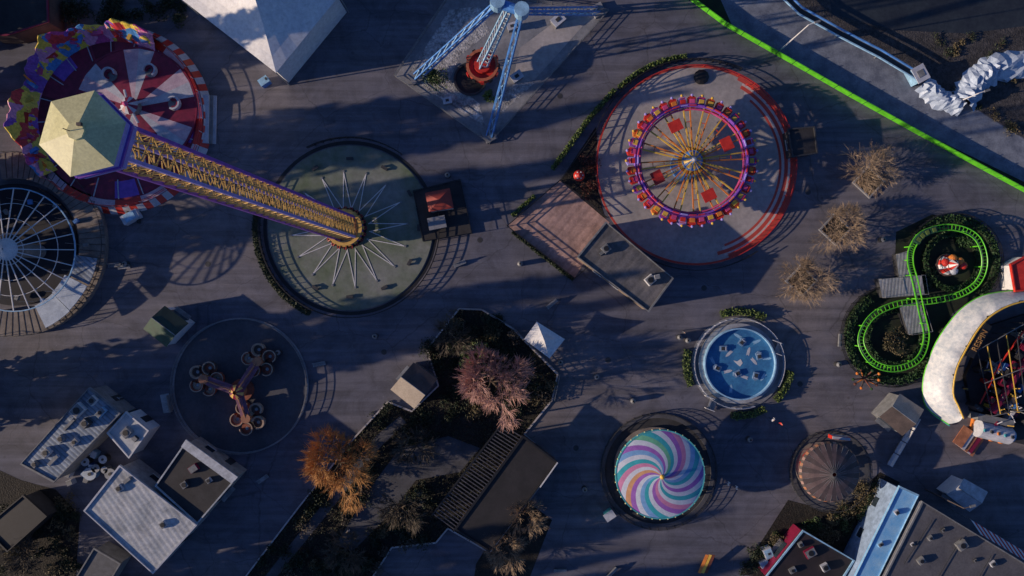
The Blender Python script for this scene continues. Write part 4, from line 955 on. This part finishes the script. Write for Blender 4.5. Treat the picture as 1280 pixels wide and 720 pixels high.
# ================= swing dome
c=V(14,312,6.5); T=Thing('swing_ride_frame','round ride frame with white radial spokes','amusement ride',(c[0],c[1],0)); R_=77*S*(1-6/H)
m=MB()
for i in range(24):
    a=2*pi*i/24; m.tube((c[0]+1*math.cos(a),c[1]+1*math.sin(a),7.6),(c[0]+R_*math.cos(a),c[1]+R_*math.sin(a),6),.085,WHITE,4)
T.part('spoke',m,stuff=True)
for r,z in((R_,6),(R_*.75,6.4),(R_*.5,6.8),(R_*.25,7.2)): m=MB(); m.path([(c[0]+r*math.cos(2*pi*i/48),c[1]+r*math.sin(2*pi*i/48),z) for i in range(48)],.05 if r<R_ else .11,WHITE if r<R_ else LBLUE,4,True); T.part('ring_frame',m)
m=MB(); m.disc(c,1.0,.5,7.4,GREY,16); m.cone(c,1.6,.1,7.4,8.2,[WHITE],16); T.part('centre_column',m)
for i in range(12):
    a=2*pi*i/12+.13; m=MB(); x,y=c[0]+R_*.85*math.cos(a),c[1]+R_*.85*math.sin(a)
    m.tube((x,y,6.1),(x,y,1.4),.03,STEEL,4); m.box((x,y,1.2),(.7,.5,.5),BLUE if i%2 else GREY,a); T.part('swing_seat',m)
c0=G(22,306); m=MB(); m.disc(c0,76*S,0,.5,DARK,64,mat('blue_black_deck',(.015,.018,.03),(.01,.011,.018),.85,.5)); T.part('deck',m)
T2=Thing('curved_boardwalk','curved weathered timber boardwalk around the swing ride','boardwalk',(c0[0],c0[1],0)); m=MB(); m.ring(c0,82*S,114*S,0,.9,WOOD,64,ar(-100),ar(100)); T2.part('deck',m)
m=MB()
for i in range(44): a=ar(-100+200*i/44); m.box((c0[0]+98*S*math.cos(a),c0[1]+98*S*math.sin(a),.93),(31*S,.09,.03),BROWN,a)
T2.part('board_joint',m,stuff=True)
m=MB()
pts=[(c0[0]+114*S*math.cos(ar(-100+200*i/36)),c0[1]+114*S*math.sin(ar(-100+200*i/36)),1.9) for i in range(37)]; m.path(pts,.05,DARK,4)
for p in pts: m.tube((p[0],p[1],.9),p,.05,DARK,4)
T2.part('railing',m)
T3=Thing('curved_canopy','grey blue curved cabin roof segments beside the swing ride','canopy',(c0[0],c0[1],0)); 
PC=mat('pale_canopy',(.55,.64,.74),(.36,.44,.54),.5,.7)
for i,(a0,a1,z) in enumerate(((-64,-46,2.6),(-45,-27,2.9),(-26,-9,2.6))):
    m=MB(); m.ring(c0,(84 if i<2 else 88)*S,(114)*S,z,z+.15,PC if i<2 else RIBG,12,ar(a0),ar(a1))
    for a in(a0+2,a1-2):
        for r in (90,108): m.tube((c0[0]+r*S*math.cos(ar(a)),c0[1]+r*S*math.sin(ar(a)),0.9),(c0[0]+r*S*math.cos(ar(a)),c0[1]+r*S*math.sin(ar(a)),z),.06,STEEL)
    T3.part('canopy_panel',m)
# ================= bottom-left buildings
T,ro,P=building('ribbed_roof_building','building with blue grey ribbed metal roof and vents',[(26,580),(112,484),(152,516),(68,603)],4.5,mat('grey_wall',(.3,.3,.3)),RIBG,'building',edge=GREY,spec=[(1,.5,'door'),(2,.3,'window')])
for x,y,sx,sy,sz,mm in((100,512,1.8,1.4,.8,WHITE),(60,565,1.3,1.0,.6,PW),(118,500,1.2,1,.7,WHITE),(78,548,.9,.9,.5,STEEL),(128,515,1.5,.8,.6,LBLUE),(88,530,2.2,.4,.3,GREY),(110,528,1.1,1.1,.9,DARK),(68,575,2.0,.5,.3,PW),(95,552,1.2,.7,.5,PW),(45,580,.8,.8,.4,GREY)): vent(T,ro,x,y,4.5,sx,sy,sz,mm,.8,sx<1.9)
T,ro,P=building('white_box_building','small white flat roofed service box',[(134,541),(158,514),(187,538),(162,573)],3.8,WHITE,mat('white_roof',(.55,.58,.6),(.4,.44,.48)),'building',edge=WHITE,spec=[(1,.5,'door')])
vent(T,ro,160,540,3.8,1.4,1.2,.6,STEEL,.8); vent(T,ro,170,548,3.8,.7,.7,.4,DARK,.8,False)
T,ro,P=building('white_roof_hall','long hall with white ribbed metal roof',[(105,638),(150,581),(247,656),(192,717)],5,mat('hall_wall',(.4,.4,.42)),RIBW,'building',edge=PW,spec=[(1,.3,'window'),(1,.6,'door'),(2,.5,'door')])
vent(T,ro,150,610,5,.9,.9,.4,PW,.65); vent(T,ro,205,655,5,.9,.9,.4,PW,.65); vent(T,ro,160,600,5,1.2,.5,.3,GREY,.65,False)
T,ro,P=building('black_roof_building','building with black membrane roof and pale trim',[(194,607),(233,551),(297,597),(247,655)],4.6,mat('cream_wall',(.45,.42,.36)),MEMB2,'building',edge=mat('pale_trim',(.5,.55,.6)),spec=[(1,.3,'window'),(1,.7,'door'),(2,.5,'counter')])
vent(T,ro,243,585,4.6,1.3,1.0,.5,MAROON,.6,False); vent(T,ro,232,605,4.6,1,1,.5,DARK,.6); vent(T,ro,262,600,4.6,.7,.7,.4,PW,.6)
P=[V(x,y,4.9) for x,y in[(233,549),(298,596),(290,604),(227,558)]]; m=MB(); m.prism([p[:2] for p in P],4.85,5.1,mat('white_steel_edge',(.6,.64,.7))); T.part('fascia_panel',m,ro)
for i,(x,y,s) in enumerate(((120,552,.7),(128,530,.6),(134,572,.6),(143,590,.8),(118,590,.9),(125,583,.6),(150,500,.6),(110,560,.5),(112,575,.6),(136,585,.5))):
    m=MB(); c=G(x,y); m.disc(c,s,0,1.1,[GREY,BLUE,DARK][i%3],14); m.disc(c,s*1.06,1.1,1.2,STEEL if i%2 else PC,14); m.disc(c,s*.3,1.2,1.3,DARK,8); solo('storage_drum','round service drum with pale lid between buildings','drum',m,(c[0],c[1],0),'storage drums')
for i in range(12):
    x,y=rnd.uniform(85,128),rnd.uniform(560,612); m=MB(); c=G(x,y); s=rnd.uniform(.8,1.7); a=rnd.uniform(0,1.5); m.box((c[0],c[1],.5),(s,.8,1.0),[PW,BLUE,GREY,LBLUE][i%4],a); m.box((c[0],c[1],1.04),(s*.9,.7,.07),[GREY,PC][i%2],a); solo('stacked_crate','pale service crate stacked between the buildings','crate',m,(c[0],c[1],0),'service crates')
building('corner_shed','small dark grey shed roof',[(95,722),(118,684),(152,704),(130,740)],3.5,GREY,mat('shed_roof',(.12,.13,.15)),'shed',edge=GREY)
building('dark_shed','low shed with nearly black roof',[(-20,660),(30,618),(60,645),(10,690)],3.5,DARK,mat('near_black_roof',(.022,.023,.027)),'shed',edge=BLACK)
sheet('shed_ground',[(-60,560),(26,600),(70,612),(100,645),(95,720),(80,760),(-60,760)],.014,SOIL)
for i in range(24):
    shrub('dark shrub beside the sheds',rnd.uniform(0,100),rnd.uniform(620,718),rnd.uniform(7,16),rnd.uniform(.6,1.6),rnd.choice([LEAFD,DRYG,LEAFD]),260,'shrub',.17,'shrubs by the sheds')
building('dark_brown_shed','dark brown roofed shed at the park edge',[(-20,-20),(60,-25),(62,28),(10,45),(-20,45)],4,BROWN,MEMB2,'shed',edge=MAROON)
for i in range(16): shrub('dark evergreen shrub near the painted ride',rnd.uniform(85,225),rnd.uniform(-5,25),rnd.uniform(10,18),rnd.uniform(1,2.4),LEAFD,350,'shrub',.2,'evergreen shrubs near the painted ride')
# ================= street furniture
def bin_(x,y,mm=None):
    m=MB(); c=G(x,y); m.disc(c,.38,0,1.0,mm or DARK,12); m.cone(c,.4,.12,1.0,1.25,[GREY],12); m.disc(c,.15,1.22,1.28,BLACK,8); solo('litter_bin','round dark litter bin with grey lid on the asphalt','bin',m,(c[0],c[1],0),'litter bins')
for x,y in((848,421),(858,425),(700,452),(745,470),(470,420),(650,330),(560,220),(1045,455),(790,500),(730,610),(1100,300),(350,440),(160,330),(935,548)): bin_(x,y)
def bench(x,y,a):
    m=MB(); c=G(x,y)
    for k in range(4): m.box((c[0]-math.sin(a)*(k-1.5)*.13,c[1]+math.cos(a)*(k-1.5)*.13,.45),(1.9,.1,.05),STEEL,a)
    for s in(-.8,.8): m.box((c[0]+math.cos(a)*s,c[1]+math.sin(a)*s,.21),(.08,.5,.42),DARK,a)
    m.box((c[0]-math.sin(a)*.3,c[1]+math.cos(a)*.3,.75),(1.9,.06,.3),STEEL,a); solo('park_bench','grey slatted park bench on the asphalt','bench',m,(c[0],c[1],0),'park benches')
for x,y,a in((145,332,.1),(157,334,.1),(1048,425,1.5),(330,598,.6),(700,712,0),(765,714,.8),(575,330,.4),(400,455,.2),(690,380,.7)): bench(x,y,a)
m=MB(); c=G(168,272); m.box((c[0],c[1],.8),(2.6,1.4,1.1),PW,.5); m.box((c[0],c[1],1.4),(1.6,1.2,.15),LBLUE,.5); 
for dx in(-.8,.8): m.tube((c[0]+dx,c[1]-.9,.3),(c[0]+dx,c[1]+.9,.3),.28,BLACK,10)
solo('service_cart','small white and blue service cart','cart',m,(c[0],c[1],0))
m=MB(); c=G(333,104); m.box((c[0],c[1],.6),(1.4,1.0,1.2),BLUE,.6); m.box((c[0],c[1],1.25),(1.5,1.1,.08),LBLUE,.6); m.box((c[0]+.4,c[1]+.3,1.4),(.3,.3,.2),DARK,.6); solo('equipment_box','small blue equipment box beside the marquee','box',m,(c[0],c[1],0))
for x,y in((953,703),(957,688)):
    m=MB(); c=G(x,y); m.box((c[0],c[1],.7),(1.3,1.5,1.3),PW,.4); m.box((c[0],c[1],1.4),(1.1,1.3,.08),LBLUE,.4); m.box((c[0],c[1],1.47),(.3,.3,.06),DARK,.4); solo('white_freezer','white chest freezer beside the food stall','freezer',m,(c[0],c[1],0))
for i,(x,y) in enumerate(((600,300),(480,440),(760,450),(880,360),(1010,240),(260,330),(700,120),(1000,480),(720,560))):
    m=MB(); m.disc(G(x,y),.42,0,.012,DARK,16); solo('manhole_cover','round iron manhole cover in the asphalt','manhole cover',m,G(x,y),'manhole covers')
# unseen conifers added beyond the frame to cast long shadow bands
for i,(x,y,h) in enumerate(((-70,-30,20),(-50,45,26),(-60,120,28),(-75,235,26),(-55,270,30),(-60,486,32),(-75,522,30),(-60,770,28),(-75,805,32),(-50,860,24),(-90,900,28),(60,815,24),(160,835,28),(-130,350,32))): conifer(x,y,h,2.2+h*.04,i)
# ================= people
def person(x,y,a,jc,pc_,lab,stride=.25):
    jm,nt,b=newmat('clothes'); tc=N(nt,'ShaderNodeTexCoord'); sx=N(nt,'ShaderNodeSeparateXYZ'); nt.links.new(tc.outputs['Object'],sx.inputs[0])
    dv=N(nt,'ShaderNodeMath',operation='DIVIDE'); dv.inputs[1].default_value=1.8; nt.links.new(sx.outputs['Z'],dv.inputs[0])
    nt.links.new(ramp(nt,dv.outputs[0],[(0,(.02,.02,.02)),(.05,pc_),(.50,jc),(.83,(.5,.3,.2)),(.94,(.06,.04,.03))],'CONSTANT'),b.inputs['Base Color']); b.inputs['Roughness'].default_value=.8
    v=[(0,0,.95),(0,0,1.2),(0,0,1.42),(0,0,1.53),(0,.02,1.66),(-.19,0,1.42),(-.25,-.1,1.15),(-.24,.05,.9),(.19,0,1.42),(.25,.1,1.15),(.24,.2,.92),(-.1,0,.9),(-.11,stride*.6,.5),(-.11,stride*.6,.08),(-.11,stride*.6+.16,.04),(.1,0,.9),(.11,-stride*.4,.5),(.11,-stride,.1),(.11,-stride+.14,.04)]
    e=[(0,1),(1,2),(2,3),(3,4),(2,5),(5,6),(6,7),(2,8),(8,9),(9,10),(0,11),(11,12),(12,13),(13,14),(0,15),(15,16),(16,17),(17,18)]
    rr=[.15,.14,.14,.06,.11,.08,.055,.04,.08,.055,.04,.1,.065,.05,.04,.1,.065,.05,.04]
    me=bpy.data.meshes.new('person'); me.from_pydata(v,e,[]); me.materials.append(jm); ob=bpy.data.objects.new('person',me); COL.objects.link(ob)
    ob.modifiers.new('skin','SKIN')
    if not me.skin_vertices: 
        bm=bmesh.new(); bm.from_mesh(me); bm.verts.layers.skin.verify(); bm.to_mesh(me); bm.free()
    for i,s in enumerate(me.skin_vertices[0].data): s.radius=(rr[i],rr[i]*.85); s.use_root=(i==0)
    ob.modifiers.new('sub','SUBSURF').levels=1; ob.modifiers['sub'].render_levels=1
    ob.location=G(x,y); ob.rotation_euler=(0,0,a); ob['label']=lab; ob['category']='person'; ob['group']='people walking in the park'
person(963,523,.5,(.7,.7,.72),(.05,.06,.1),'person in white jacket and dark trousers walking')
person(973,528,2.2,(.6,.05,.04),(.05,.05,.06),'person in red jacket and dark trousers walking')
person(908,602,1.1,(.75,.77,.8),(.2,.25,.4),'person in white jacket walking on the asphalt')
person(918,607,1.4,(.7,.72,.75),(.05,.05,.05),'person in pale coat walking on the asphalt')
person(437,661,.3,(.75,.75,.75),(.1,.1,.1),'person in white top standing by the garden')
person(853,415,2.4,(.08,.09,.12),(.03,.03,.04),'person in dark clothes walking on the asphalt')
# ================= light
w=bpy.data.worlds.new("World"); sc.world=w; w.use_nodes=True; nt=w.node_tree
sk=nt.nodes.new('ShaderNodeTexSky'); sk.sky_type='NISHITA'; sk.sun_disc=False; sk.ozone_density=5
EL=ar(15); dx,dy=-1,-.17
sk.sun_elevation=EL; sk.sun_rotation=math.atan2(dx,dy)
bg=nt.nodes['Background']; bg.inputs[1].default_value=.082; nt.links.new(mixc(nt,1,sk.outputs[0],(.86,.94,1.2),'MULTIPLY'),bg.inputs[0])
L=bpy.data.lights.new('sun','SUN'); L.energy=5; L.angle=ar(.5); L.color=(1,.78,.58)
so=bpy.data.objects.new('sun',L); COL.objects.link(so)
l=math.hypot(dx,dy); dirv=Vector((-dx/l*math.cos(EL),-dy/l*math.cos(EL),-math.sin(EL))); so.rotation_euler=dirv.to_track_quat('-Z','Y').to_euler(); so.location=(0,0,80)
cam=bpy.data.cameras.new('camera'); co=bpy.data.objects.new('camera',cam); COL.objects.link(co); co.location=(0,0,H); cam.sensor_width=36; cam.lens=36*H/(1280*S); cam.clip_end=3000; cam.clip_start=.5
sc.camera=co
sc.view_settings.view_transform='Standard'; sc.view_settings.look='None'; sc.view_settings.exposure=0
